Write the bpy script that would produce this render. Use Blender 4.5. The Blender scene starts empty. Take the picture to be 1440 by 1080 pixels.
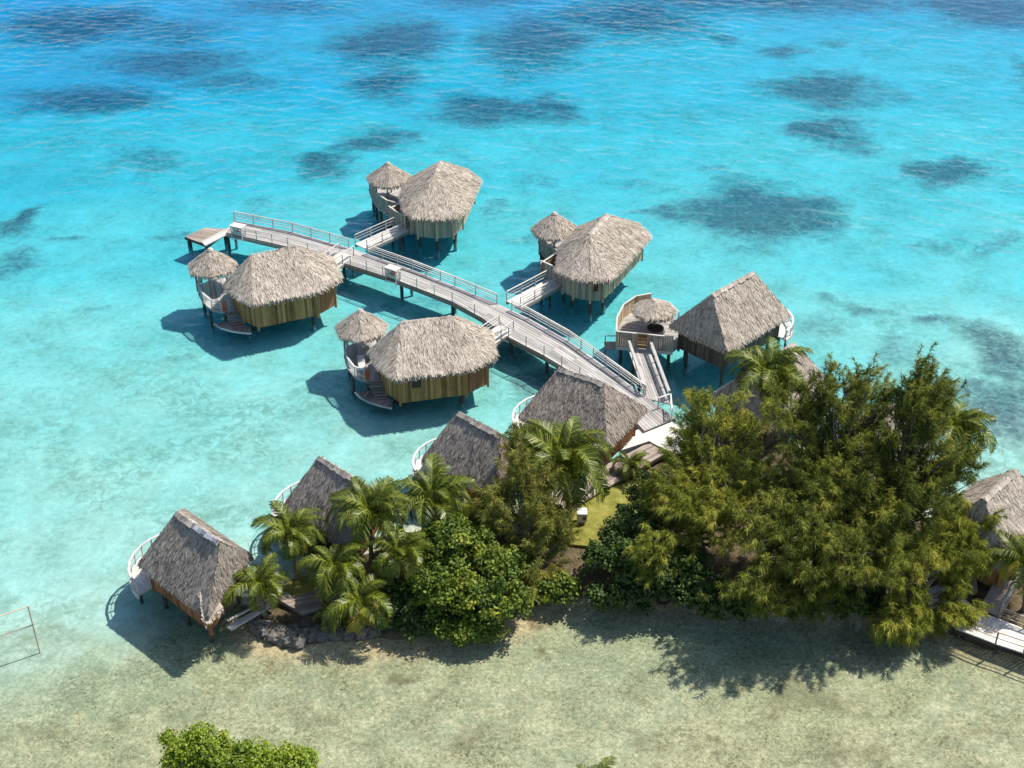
import bpy, math, random
import numpy as np
from mathutils import Vector, Matrix
R = math.radians
random.seed(7)
S = bpy.context.scene
COL = S.collection

# ------------------------------------------------------------------ survey
# The plan was measured from the photograph: G(u, v, z) is the point at height z seen at (u, v).
FPX, PITCH, CAMH = 1900.0, R(32.7), 65.0
def G(u, v, z=0.0):
    x = (u - 720) / FPX; y = -(v - 540) / FPX
    dy = y * math.sin(PITCH) + math.cos(PITCH); dz = y * math.cos(PITCH) - math.sin(PITCH)
    t = (z - CAMH) / dz
    return Vector((x * t, dy * t, z))
def G2(u, v, z=0.0):
    p = G(u, v, z); return (p.x, p.y)

# ------------------------------------------------------------------ noise
_tab = np.random.RandomState(3).rand(256, 256)
def vnoise(x, y, s=0):
    x = np.asarray(x, float) + s * 17.3; y = np.asarray(y, float) + s * 9.7
    xi = np.floor(x).astype(int); yi = np.floor(y).astype(int)
    fx = x - xi; fy = y - yi
    fx = fx * fx * (3 - 2 * fx); fy = fy * fy * (3 - 2 * fy)
    g = lambda a, b: _tab[a % 256, b % 256]
    return (g(xi, yi) * (1 - fx) + g(xi + 1, yi) * fx) * (1 - fy) + (g(xi, yi + 1) * (1 - fx) + g(xi + 1, yi + 1) * fx) * fy
def fbm(x, y, s=0, o=4):
    v = 0; a = .5
    for k in range(o):
        v = v + a * vnoise(x * 2 ** k, y * 2 ** k, s + k); a *= .5
    return v / (1 - .5 ** o)
def sstep(a, b, x):
    t = np.clip((x - a) / (b - a), 0, 1); return t * t * (3 - 2 * t)

# ------------------------------------------------------------------ materials
MATS = {}
class NT:
    def __init__(s, name):
        s.m = bpy.data.materials.new(name); s.m.use_nodes = True
        s.t = s.m.node_tree; s.t.nodes.clear()
        s.out = s.n('ShaderNodeOutputMaterial')
        MATS[name] = s.m
    def n(s, ty, **kw):
        n = s.t.nodes.new(ty)
        for k, v in kw.items():
            if k.startswith('_'): setattr(n, k[1:], v)
            else: n.inputs[k.replace('__', ' ')].default_value = v
        return n
    def l(s, a, b): s.t.links.new(a, b)
    def attr(s, name):
        n = s.n('ShaderNodeAttribute'); n.attribute_name = name; return n.outputs['Fac']
    def coord(s, scale=(1, 1, 1), kind='Object', rot=(0, 0, 0)):
        c = s.n('ShaderNodeTexCoord'); m = s.n('ShaderNodeMapping')
        m.inputs['Scale'].default_value = scale; m.inputs['Rotation'].default_value = rot
        s.l(c.outputs[kind], m.inputs['Vector']); return m.outputs['Vector']
    def noise(s, vec, scale, detail=4, rough=.55, dist=0):
        n = s.n('ShaderNodeTexNoise'); n.inputs['Scale'].default_value = scale
        n.inputs['Detail'].default_value = detail; n.inputs['Roughness'].default_value = rough
        n.inputs['Distortion'].default_value = dist
        s.l(vec, n.inputs['Vector']); return n.outputs['Fac']
    def ramp(s, fac, stops, interp='LINEAR'):
        r = s.n('ShaderNodeValToRGB'); e = r.color_ramp.elements; r.color_ramp.interpolation = interp
        while len(e) < len(stops): e.new(.5)
        for el, (p, c) in zip(e, stops):
            el.position = p; el.color = (*c, 1) if len(c) == 3 else c
        s.l(fac, r.inputs['Fac']); return r.outputs['Color']
    def mix(s, fac, a, b, mode='MIX'):
        m = s.n('ShaderNodeMix'); m.data_type = 'RGBA'; m.blend_type = mode
        for sock, v in ((m.inputs[0], fac), (m.inputs[6], a), (m.inputs[7], b)):
            if hasattr(v, 'is_linked'): s.l(v, sock)
            elif isinstance(v, (int, float)): sock.default_value = v
            else: sock.default_value = (*v, 1)
        return m.outputs[2]
    def math(s, op, a, b=0.0, clamp=False):
        m = s.n('ShaderNodeMath'); m.operation = op; m.use_clamp = clamp
        for sock, v in ((m.inputs[0], a), (m.inputs[1], b)):
            if hasattr(v, 'is_linked'): s.l(v, sock)
            else: sock.default_value = v
        return m.outputs[0]
    def bump(s, h, strength=.5, dist=.05):
        b = s.n('ShaderNodeBump'); b.inputs['Strength'].default_value = strength; b.inputs['Distance'].default_value = dist
        s.l(h, b.inputs['Height']); return b.outputs['Normal']
    def pbr(s, col, rough=.8, normal=None, spec=.3):
        p = s.n('ShaderNodeBsdfPrincipled')
        if hasattr(col, 'is_linked'): s.l(col, p.inputs['Base Color'])
        else: p.inputs['Base Color'].default_value = (*col, 1)
        p.inputs['Roughness'].default_value = rough; p.inputs['Specular IOR Level'].default_value = spec
        if normal: s.l(normal, p.inputs['Normal'])
        return p.outputs[0]
    def done(s, sh, vol=None):
        s.l(sh, s.out.inputs['Surface'])
        if vol: s.l(vol, s.out.inputs['Volume'])
        return s.m

def wood(name, dark, light, rough=.85, grain=(2, 2, 2)):
    t = NT(name); v = t.coord(grain)
    a = t.attr('rnd'); n = t.noise(v, 3.0, 5, .65)
    f = t.math('ADD', t.math('MULTIPLY', a, .65), t.math('MULTIPLY', n, .45))
    c = t.ramp(f, [(.15, dark), (.85, light)])
    st = t.noise(t.coord((.6, .6, .6)), 1.0, 4, .6)
    c = t.mix(t.ramp(st, [(.35, (0, 0, 0)), (.75, (1, 1, 1))]), t.mix(1.0, c, (.78, .76, .74), 'MULTIPLY'), c)
    return t.done(t.pbr(c, rough, t.bump(n, .3, .02)))

def mk_materials():
    # thatch
    for nm, d, l in (('thatch', (.25, .205, .16), (.66, .575, .475)), ('thatch_old', (.175, .145, .117), (.49, .425, .355))):
        t = NT(nm)
        a = t.attr('rnd'); n = t.noise(t.coord(), .7, 6, .68); n2 = t.noise(t.coord((1, 1, .5)), 7, 5, .75)
        f = t.math('ADD', t.math('MULTIPLY', a, .42), t.math('ADD', t.math('MULTIPLY', n, .48), t.math('MULTIPLY', n2, .28)))
        c = t.ramp(f, [(.26, tuple(.62 * q for q in d)), (.40, d), (.62, tuple((p + q) / 2 for p, q in zip(d, l))), (.95, l)])
        t.done(t.pbr(c, .95, t.bump(n2, .5, .03), .1))
    wood('thatch_ridge', (.27, .23, .19), (.52, .46, .39))
    wood('boards', (.15, .066, .02), (.58, .325, .13), .8, (1, 1, .35))
    wood('boards_grey', (.22, .19, .155), (.47, .41, .33), .85, (1, 1, .35))
    wood('boards_tan', (.40, .29, .17), (.66, .52, .34), .8, (1, 1, .35))
    wood('boards_red', (.18, .07, .03), (.44, .19, .085), .8, (1, 1, .35))
    wood('deck_grey', (.27, .255, .24), (.53, .50, .465))
    wood('deck_brown', (.20, .16, .13), (.42, .35, .29))
    wood('deck_pale', (.56, .52, .46), (.78, .74, .67))
    wood('rail_grey', (.42, .40, .37), (.70, .67, .62))
    wood('rail_white', (.56, .55, .52), (.76, .75, .72))
    wood('dark_wood', (.025, .02, .016), (.085, .066, .05))
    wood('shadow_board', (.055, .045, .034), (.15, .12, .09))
    t = NT('pile'); g = t.n('ShaderNodeNewGeometry'); sp = t.n('ShaderNodeSeparateXYZ'); t.l(g.outputs['Position'], sp.inputs[0])
    n = t.noise(t.coord((2, 2, 2)), 3.0, 5, .65)
    zz = t.math('ADD', sp.outputs['Z'], t.math('MULTIPLY', n, .5))
    c = t.mix(t.ramp(t.math('MULTIPLY', t.math('ADD', zz, 1.2), .7), [(.35, (0, 0, 0)), (.85, (1, 1, 1))]), (.40, .39, .32), (.085, .078, .068))
    t.done(t.pbr(c, .9, t.bump(n, .4, .03)))
    wood('white_paint', (.70, .69, .66), (.84, .83, .80), .6)
    wood('zinc', (.33, .34, .38), (.56, .57, .61), .5)
    wood('pole_rust', (.45, .22, .13), (.78, .62, .52), .6)
    wood('red_cloth', (.42, .06, .03), (.62, .14, .07))
    wood('orange_ring', (.70, .16, .03), (.80, .24, .06), .5)
    t = NT('concrete'); n = t.noise(t.coord(), 2.5, 6, .6)
    t.done(t.pbr(t.ramp(n, [(.3, (.50, .47, .41)), (.7, (.70, .67, .60))]), .9, t.bump(n, .2, .02)))
    t = NT('rock'); n = t.noise(t.coord(), 3.0, 7, .7)
    t.done(t.pbr(t.ramp(n, [(.3, (.05, .045, .04)), (.55, (.16, .145, .125)), (.75, (.36, .33, .29))]), .95, t.bump(n, .8, .12)))
    t = NT('bark'); n = t.noise(t.coord((3, 3, 1)), 3.0, 6, .65)
    t.done(t.pbr(t.ramp(n, [(.3, (.07, .055, .042)), (.7, (.24, .20, .165))]), .95, t.bump(n, .6, .04)))
    t = NT('palm_bark'); n = t.noise(t.coord((1, 1, 5)), 2.5, 5, .65)
    t.done(t.pbr(t.ramp(n, [(.3, (.13, .105, .08)), (.7, (.34, .29, .235))]), .95, t.bump(n, .6, .04)))
    # lawn / soil
    t = NT('lawn_green'); n = t.noise(t.coord(), 1.3, 6, .65); n2 = t.noise(t.coord(), 14, 3, .6)
    c = t.ramp(t.math('ADD', t.math('MULTIPLY', n, .65), t.math('MULTIPLY', n2, .35)), [(.35, (.12, .125, .025)), (.55, (.24, .225, .05)), (.72, (.40, .34, .13))])
    t.done(t.pbr(c, .95, t.bump(n2, .5, .05), .1))
    t = NT('soil'); n = t.noise(t.coord(), .5, 6, .65); n2 = t.noise(t.coord(), 7, 5, .7)
    c = t.ramp(t.math('ADD', t.math('MULTIPLY', n, .5), t.math('MULTIPLY', n2, .5)), [(.36, (.035, .03, .014)), (.5, (.095, .072, .04)), (.62, (.20, .15, .095)), (.75, (.32, .25, .17))])
    t.done(t.pbr(c, .95, t.bump(n2, .7, .08), .1))
    # foliage
    def leaf(name, dark, mid, light, trans=.35, rough=.5, spec=.3):
        t = NT(name); a = t.attr('rnd')
        n = t.noise(t.coord(), .55, 3, .5)
        f = t.math('ADD', t.math('MULTIPLY', a, .7), t.math('MULTIPLY', n, .3))
        c = t.ramp(f, [(.12, dark), (.5, mid), (.88, light)])
        p = t.pbr(c, rough, None, spec)
        tr = t.n('ShaderNodeBsdfTranslucent'); t.l(t.mix(1.0, c, (1.25, 1.2, .55), 'MULTIPLY'), tr.inputs['Color'])
        ms = t.n('ShaderNodeMixShader'); ms.inputs[0].default_value = trans
        t.l(p, ms.inputs[1]); t.l(tr.outputs[0], ms.inputs[2]); t.done(ms.outputs[0])
    leaf('palm_leaf', (.024, .052, .006), (.09, .13, .012), (.36, .35, .04), .28, .42, .35)
    leaf('palm_leaf_yellow', (.18, .19, .02), (.36, .33, .04), (.52, .36, .06), .38, .45, .4)
    leaf('casuarina_olive', (.06, .075, .014), (.21, .215, .04), (.50, .44, .11), .22, .7, .15)
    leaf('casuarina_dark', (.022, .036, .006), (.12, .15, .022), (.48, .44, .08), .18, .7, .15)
    leaf('casuarina_bright', (.05, .072, .010), (.21, .235, .03), (.54, .50, .095), .22, .7, .15)
    leaf('broad_leaf', (.03, .062, .008), (.105, .165, .018), (.40, .43, .05), .35, .5, .3)
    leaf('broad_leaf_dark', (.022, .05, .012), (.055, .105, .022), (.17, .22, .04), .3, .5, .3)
    leaf('broad_leaf_lime', (.07, .12, .008), (.20, .28, .018), (.42, .48, .05), .38, .45, .4)
    leaf('dry_leaf', (.12, .07, .03), (.28, .17, .07), (.42, .28, .12), .2, .8, .1)

def mk_seabed_material():
    t = NT('sand_and_coral')
    P = t.coord()
    coral = t.attr('coral'); sh = t.attr('shallow'); mot = t.attr('mottle')
    # white lagoon sand
    n1 = t.noise(P, .22, 6, .62); n2 = t.noise(P, 1.7, 6, .68, .6)
    nn = t.math('ADD', t.math('MULTIPLY', n1, .5), t.math('MULTIPLY', n2, .5))
    sand = t.ramp(nn, [(.33, (.35, .335, .24)), (.47, (.50, .485, .375)), (.62, (.61, .59, .475))])
    # coral rubble and weed on the reef flat
    n3 = t.noise(P, 3.4, 8, .78, .5); n4 = t.noise(P, .33, 5, .6); n5 = t.noise(P, 1.3, 7, .74, .6); n6 = t.noise(P, 7.5, 4, .7)
    rr = t.math('ADD', t.math('MULTIPLY', n3, .5), t.math('ADD', t.math('MULTIPLY', n4, .22), t.math('MULTIPLY', n6, .28)))
    rubble = t.ramp(rr, [(.39, (.085, .072, .036)), (.455, (.25, .207, .11)), (.52, (.39, .325, .185)), (.61, (.60, .50, .31))])
    spots = t.ramp(n5, [(.57, (0, 0, 0)), (.66, (1, 1, 1))])
    rubble = t.mix(t.math('MULTIPLY', spots, .62), rubble, (.12, .10, .052))
    base = t.mix(sh, sand, rubble)
    # weedy mottling of the middle ground
    mm = t.math('MULTIPLY', mot, t.ramp(t.noise(P, 1.0, 8, .76, .8), [(.44, (0, 0, 0)), (.58, (1, 1, 1))]))
    base = t.mix(t.math('MULTIPLY', mm, .50), base, (.20, .21, .125))
    # coral heads
    cn = t.noise(P, .75, 8, .78, 1.0)
    cm = t.ramp(t.math('ADD', coral, t.math('MULTIPLY', t.math('MULTIPLY', t.math('SUBTRACT', cn, .5), 1.8), t.math('ADD', t.math('MULTIPLY', coral, 2.2), .22, True))), [(.16, (0, 0, 0)), (.92, (1, 1, 1))])
    cc = t.ramp(t.noise(P, 1.6, 6, .75), [(.34, (.05, .058, .065)), (.54, (.12, .13, .13)), (.72, (.32, .31, .26))])
    cc = t.mix(sh, cc, t.ramp(t.noise(P, 2.4, 6, .75), [(.36, (.075, .062, .03)), (.58, (.21, .175, .095))]))
    base = t.mix(t.math('MULTIPLY', cm, .9), base, cc)
    hb = t.math('ADD', n3, t.math('MULTIPLY', cn, coral))
    t.done(t.pbr(base, 1.0, t.bump(hb, .5, .08), .0))

def mk_water_material():
    t = NT('lagoon_water')
    g = t.n('ShaderNodeBsdfGlossy'); g.inputs['Roughness'].default_value = .03
    ge = t.n('ShaderNodeNewGeometry'); dt = t.n('ShaderNodeVectorMath', _operation='DOT_PRODUCT'); t.l(ge.outputs['Normal'], dt.inputs[0]); t.l(ge.outputs['Incoming'], dt.inputs[1])
    c1 = t.math('SUBTRACT', 1.0, t.math('ABSOLUTE', dt.outputs['Value']), True)     # Schlick reflectance of water, the same from both sides
    fr = t.math('ADD', t.math('MULTIPLY', t.math('POWER', c1, 5.0), .98), .02)
    tr = t.n('ShaderNodeBsdfTransparent')
    ms = t.n('ShaderNodeMixShader'); t.l(fr, ms.inputs[0]); t.l(tr.outputs[0], ms.inputs[1]); t.l(g.outputs[0], ms.inputs[2])
    v = t.n('ShaderNodeVolumeAbsorption'); v.inputs['Color'].default_value = (0, .835, .985, 1); v.inputs['Density'].default_value = .42
    t.done(ms.outputs[0], v.outputs[0])

mk_materials(); mk_seabed_material(); mk_water_material()

# ------------------------------------------------------------------ objects and tags
def tag(o, label=None, cat=None, group=None, kind=None):
    if label: o['label'] = label
    if cat: o['category'] = cat
    if group: o['group'] = group
    if kind: o['kind'] = kind
    return o
def thing(name, loc, label, cat, group=None):
    o = bpy.data.objects.new(name, None); COL.objects.link(o); o.location = loc; o.empty_display_size = .3
    return tag(o, label, cat, group)
ORIGIN = {}
class MB:
    """collects faces (world coordinates) with a random tone per face; build() makes ONE mesh object"""
    def __init__(s): s.v = []; s.f = []; s.r = []; s.k = 0; s.arr = []
    def face(s, pts, rnd=None):
        i = len(s.v); s.v.extend([tuple(p) for p in pts]); s.f.append(tuple(range(i, i + len(pts)))); s.r.append(random.random() if rnd is None else rnd)
    def quadbox(s, c8, rnd=None):
        rnd = random.random() if rnd is None else rnd
        i = len(s.v); s.v.extend([tuple(p) for p in c8])
        for q in ((0, 3, 2, 1), (4, 5, 6, 7), (0, 1, 5, 4), (1, 2, 6, 5), (2, 3, 7, 6), (3, 0, 4, 7)):
            s.f.append(tuple(i + k for k in q)); s.r.append(rnd)
    def beam(s, a, b, w, h, rnd=None, up=Vector((0, 0, 1))):
        a = Vector(a); b = Vector(b); d = (b - a).normalized()
        x = d.cross(up)
        if x.length < 1e-4: x = d.cross(Vector((0, 1, 0)))
        x.normalize(); y = x.cross(d).normalized()
        x *= w / 2; y *= h / 2
        s.quadbox([a - x - y, a + x - y, b + x - y, b - x - y, a - x + y, a + x + y, b + x + y, b - x + y], rnd)
    def prism(s, poly, z0, z1, rnd=None):
        rnd = random.random() if rnd is None else rnd
        n = len(poly); i = len(s.v)
        s.v.extend([(p[0], p[1], z0) for p in poly]); s.v.extend([(p[0], p[1], z1) for p in poly])
        s.f.append(tuple(i + k for k in reversed(range(n)))); s.f.append(tuple(i + n + k for k in range(n))); s.r += [rnd, rnd]
        for k in range(n):
            s.f.append((i + k, i + (k + 1) % n, i + n + (k + 1) % n, i + n + k)); s.r.append(rnd)
    def tube(s, pts, rad, n=8, rnd=None, cap=True):
        pts = [Vector(p) for p in pts]; i0 = len(s.v); rnd = random.random() if rnd is None else rnd
        if not hasattr(rad, '__len__'): rad = [rad] * len(pts)
        for k, p in enumerate(pts):
            d = (pts[min(k + 1, len(pts) - 1)] - pts[max(k - 1, 0)]).normalized()
            x = d.cross(Vector((0, 0, 1)))
            if x.length < 1e-3: x = Vector((1, 0, 0))
            x.normalize(); y = d.cross(x)
            for j in range(n):
                a = 2 * math.pi * j / n
                s.v.append(tuple(p + (x * math.cos(a) + y * math.sin(a)) * rad[k]))
        for k in range(len(pts) - 1):
            for j in range(n):
                a = i0 + k * n + j; b = i0 + k * n + (j + 1) % n
                s.f.append((a, b, b + n, a + n)); s.r.append(rnd)
        if cap:
            s.f.append(tuple(i0 + j for j in reversed(range(n)))); s.f.append(tuple(i0 + (len(pts) - 1) * n + j for j in range(n))); s.r += [rnd, rnd]
    def arrays(s, V, F, r):
        """V (n,3) array, list of index arrays F (quads or tris, local), r per face"""
        s.arr.append((V, F, r))
    def build(s, name, mat, parent=None, smooth=False, loc=None):
        V = [np.array(s.v, float).reshape(-1, 3)]; o = len(s.v); Rr = [np.array(s.r, float)]
        tot = [np.array([len(f) for f in s.f], int)]; idx = [np.array([k for f in s.f for k in f], int)]
        for (v, fl, r) in s.arr:
            V.append(np.asarray(v))
            for f in fl: idx.append((f + o).ravel()); tot.append(np.full(len(f), f.shape[1], int))
            o += len(v); Rr.append(np.asarray(r))
        V = np.concatenate(V); tot = np.concatenate(tot); idx = np.concatenate(idx); Rr = np.concatenate(Rr)
        root = parent
        while root is not None and root.parent is not None: root = root.parent
        off = Vector(loc) if loc is not None else (root.location if root is not None else Vector((0, 0, 0)))
        off = np.array(off)
        me = bpy.data.meshes.new(name)
        me.vertices.add(len(V)); me.vertices.foreach_set('co', (V - off).ravel().astype(np.float32))
        me.loops.add(len(idx)); me.loops.foreach_set('vertex_index', idx.astype(np.int32))
        me.polygons.add(len(tot)); me.polygons.foreach_set('loop_start', (np.cumsum(tot) - tot).astype(np.int32)); me.polygons.foreach_set('loop_total', tot.astype(np.int32))
        at = me.attributes.new('rnd', 'FLOAT', 'FACE'); at.data.foreach_set('value', np.array(Rr, dtype=np.float32))
        me.materials.append(MATS[mat])
        me.polygons.foreach_set('use_smooth', [bool(smooth)] * len(me.polygons))
        me.update(calc_edges=True)
        o = bpy.data.objects.new(name, me); COL.objects.link(o)
        if parent is not None: o.parent = parent
        elif loc is not None: o.location = loc
        return o

def centroid(poly):
    return Vector((sum(p[0] for p in poly) / len(poly), sum(p[1] for p in poly) / len(poly), 0))
def ccw(poly):
    a = sum(p[0] * q[1] - q[0] * p[1] for p, q in zip(poly, poly[1:] + poly[:1]))
    return list(poly) if a > 0 else list(reversed(poly))
def inset(poly, d):
    n = len(poly); out = []
    for i in range(n):
        p0, p1, p2 = (Vector(poly[(i + k) % n][:2]) for k in (-1, 0, 1))
        e1 = (p1 - p0).normalized(); e2 = (p2 - p1).normalized()
        n1 = Vector((-e1.y, e1.x)); n2 = Vector((-e2.y, e2.x))
        b = (n1 + n2); b = b / max(.35, b.dot(n1) )
        out.append((p1.x + b.x * d, p1.y + b.y * d))
    return out

# ------------------------------------------------------------------ thatch
def thatch_facets(poly, ridge, ze, zr):
    poly = ccw(poly); n = len(poly)
    def near(p): return min(range(len(ridge)), key=lambda k: (ridge[k][0] - p[0]) ** 2 + (ridge[k][1] - p[1]) ** 2)
    fc = []
    for i in range(n):
        a, b = poly[i], poly[(i + 1) % n]; ia, ib = near(a), near(b)
        A = Vector((a[0], a[1], ze)); B = Vector((b[0], b[1], ze)); RA = Vector((*ridge[ia], zr)); RB = Vector((*ridge[ib], zr))
        fc.append((A, B, RB, RA))
    return fc
def thatch(mb, facets, dens=95, L=.50, W=.058, thick=.24, rs=None, fringe=True):
    rs = rs or np.random.RandomState(1)
    seed_ = rs.rand() * 90
    for (A, B, RB, RA) in facets:
        seed_ += 13.7
        tri = (RB - RA).length < 1e-4
        pts = [A, B, RB] if tri else [A, B, RB, RA]
        mb.face(pts, .35)
        mb.face([p - Vector((0, 0, thick)) for p in reversed(pts)], .1)
        mb.face([A - Vector((0, 0, thick)), B - Vector((0, 0, thick)), B, A], .2)
        nrm = (B - A).cross(RB - A).normalized()
        d = (Vector((0, 0, -1)) - nrm * Vector((0, 0, -1)).dot(nrm)).normalized()
        sd = d.cross(nrm).normalized()
        area = (B - A).cross(RB - A).length / 2 + (0 if tri else (RB - A).cross(RA - A).length / 2)
        N = int(area * dens)
        n_ = np.array(nrm); d_ = np.array(d); s_ = np.array(sd)
        a_, b_, c_, e_ = (np.array(p) for p in (A, B, RB, RA))
        v = 1 - np.sqrt(rs.rand(N) * .999) if tri else rs.rand(N)
        if not tri:   # area weight of a trapezium
            w0 = (B - A).length; w1 = (RB - RA).length
            v = np.where(rs.rand(N) < (w0 - w1) / (w0 + w1 + 1e-6), 1 - np.sqrt(rs.rand(N)), rs.rand(N))
        u = rs.rand(N)
        v = v * 1.0
        P = (a_[None] * (1 - u)[:, None] + b_[None] * u[:, None]) * (1 - v)[:, None] + (e_[None] * (1 - u)[:, None] + c_[None] * u[:, None]) * v[:, None]
        ang = rs.normal(0, .16, N); D = d_[None] * np.cos(ang)[:, None] + s_[None] * np.sin(ang)[:, None]
        Sx = s_[None] * np.cos(ang)[:, None] - d_[None] * np.sin(ang)[:, None]
        ln = L * (.6 + .8 * rs.rand(N)); wd = W * (.5 + 1.0 * rs.rand(N)); lift = .010 + .035 * rs.rand(N) ** 1.5
        big = rs.rand(N) < .06; lift = np.where(big, lift + .045, lift)
        P = P - D * (ln * .35)[:, None]
        un = (P - a_[None]) @ s_; vn = (P - a_[None]) @ d_
        P = P + n_[None] * (.13 * (fbm(un * 1.7 + seed_, vn * 1.0 + seed_, 7, 3) - .5) + .02)[:, None]
        top = P + n_[None] * .012
        bot = P + D * ln[:, None] + n_[None] * lift[:, None]
        V = np.empty((N, 4, 3))
        V[:, 0] = top - Sx * (wd * .5)[:, None]; V[:, 1] = bot - Sx * (wd * (.2 + .3 * rs.rand(N)))[:, None]
        V[:, 2] = bot + Sx * (wd * (.2 + .3 * rs.rand(N)))[:, None] - D * (ln * .25 * rs.rand(N))[:, None]; V[:, 3] = top + Sx * (wd * .5)[:, None]
        mb.arrays(V.reshape(-1, 3), [np.arange(N * 4).reshape(N, 4)], rs.rand(N))
        if fringe:
            el = (B - A).length; M = int(el / .026)
            u = (np.arange(M) + rs.rand(M)) / M
            P = a_[None] * (1 - u)[:, None] + b_[None] * u[:, None] + np.array([0, 0, 1]) * (-.02 - .20 * rs.rand(M))[:, None]
            P = P - d_[None] * .18
            dr = d_[None] * (.55 + .5 * rs.rand(M))[:, None] + np.array([0, 0, -1.0])[None] * (.25 + .6 * rs.rand(M))[:, None] + s_[None] * rs.normal(0, .15, M)[:, None]
            ln = .17 + .20 * rs.rand(M); wd = .06 + .07 * rs.rand(M)
            bot = P + dr * ln[:, None]
            V = np.empty((M, 4, 3))
            V[:, 0] = P - s_[None] * (wd * .5)[:, None]; V[:, 1] = bot - s_[None] * (wd * .3)[:, None]
            V[:, 2] = bot + s_[None] * (wd * .2)[:, None]; V[:, 3] = P + s_[None] * (wd * .5)[:, None]
            mb.arrays(V.reshape(-1, 3), [np.arange(M * 4).reshape(M, 4)], rs.rand(M))
def ridge_cap(pts, w, name, mat, parent, seg=.35, h=.10):
    mb = MB()
    for a, b in zip(pts, pts[1:]):
        a = Vector(a); b = Vector(b); n = max(1, int((b - a).length / seg)); d = (b - a).normalized()
        sx = d.cross(Vector((0, 0, 1))).normalized()
        for k in range(n):
            p = a.lerp(b, k / n); q = a.lerp(b, (k + 1.12) / n); j = random.uniform(-.03, .05)
            ww = w * random.uniform(.8, 1.2); top = Vector((0, 0, h + j)); low = Vector((0, 0, -ww * .62 + .05))
            r = random.random()
            mb.face([p - sx * ww + low, q - sx * ww + low, q + top, p + top], r)
            mb.face([p + top, q + top, q + sx * ww + low, p + sx * ww + low], r)
    return mb.build(name, mat, parent)

# ------------------------------------------------------------------ carpentry
def board_wall(mb, a, b, z0, z1, bw=.24, th=.06, skip=None, var=.03):
    a = Vector((a[0], a[1], 0)); b = Vector((b[0], b[1], 0)); L = (b - a).length
    if L < .05: return
    d = (b - a) / L; nrm = Vector((d.y, -d.x, 0)); n = max(1, round(L / bw)); w = L / n
    for k in range(n):
        s0 = k * w + .008; s1 = (k + 1) * w - .008
        if skip and any(x0 < (s0 + s1) / 2 < x1 for x0, x1 in skip): continue
        o = nrm * random.uniform(0, var); zt = z1 + random.uniform(-.015, .015); zb = z0 + random.uniform(-.02, .02)
        p = a + d * s0; q = a + d * s1
        c = [p + o, q + o, q + o - nrm * th, p + o - nrm * th]
        mb.quadbox([x + Vector((0, 0, zb)) for x in c] + [x + Vector((0, 0, zt)) for x in c])
def posts_from(parent, pts, z0s, h, w, mat, name='post'):
    """one shared post mesh, one object per post"""
    root = parent
    while root.parent is not None: root = root.parent
    mb = MB(); mb.beam((0, 0, 0), (0, 0, h), w, w, .5)
    proto = None
    for p, z in zip(pts, z0s):
        if proto is None: proto = mb.build(name, mat, parent, loc=(0, 0, 0)); o = proto
        else: o = proto.copy(); COL.objects.link(o); o.parent = parent
        o.location = Vector((p[0], p[1], z)) - root.location
def polyline_points(path, step):
    pts = []; path = [Vector(p) for p in path]
    for a, b in zip(path, path[1:]):
        n = max(1, round((b - a).length / step))
        for k in range(n): pts.append(a.lerp(b, k / n))
    pts.append(path[-1]); return pts
def railing(parent, path, h=1.05, rails=(.35, .62, .86), step=2.2, mat='rail_grey', top=(.12, .06), rw=.05, pw=.09, name='railing'):
    path = [Vector(p) for p in path]
    mb = MB()
    for a, b in zip(path, path[1:]):
        mb.beam(a + Vector((0, 0, h)), b + Vector((0, 0, h)), top[0], top[1])
        for r in rails: mb.beam(a + Vector((0, 0, r)), b + Vector((0, 0, r)), rw, rw)
    o = mb.build(name, mat, parent)
    pp = polyline_points(path, step)
    posts_from(o, pp, [p.z for p in pp], h - .03, pw, mat)
    return o
def plank_deck(mb, left, right, z, th=.12, n=11, seg=3.0, gap=.012):
    """planks running along a strip between two polylines of equal length"""
    L = [Vector((p[0], p[1], 0)) for p in left]; Rr = [Vector((p[0], p[1], 0)) for p in right]
    for i in range(len(L) - 1):
        a0, a1, b0, b1 = L[i], L[i + 1], Rr[i], Rr[i + 1]
        ln = (a1 - a0).length; m = max(1, round(ln / seg))
        for j in range(n):
            t0 = j / n + gap / 2; t1 = (j + 1) / n - gap / 2
            for k in range(m):
                s0, s1 = k / m, (k + 1) / m
                P = lambda s, t: (a0.lerp(a1, s)).lerp(b0.lerp(b1, s), t)
                dz = random.uniform(-.006, .006)
                c = [P(s0, t0), P(s0, t1), P(s1, t1), P(s1, t0)]
                if (c[1] - c[0]).cross(c[2] - c[0]).z < 0: c.reverse()
                mb.quadbox([x + Vector((0, 0, z - th)) for x in c] + [x + Vector((0, 0, z + dz)) for x in c])
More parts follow.
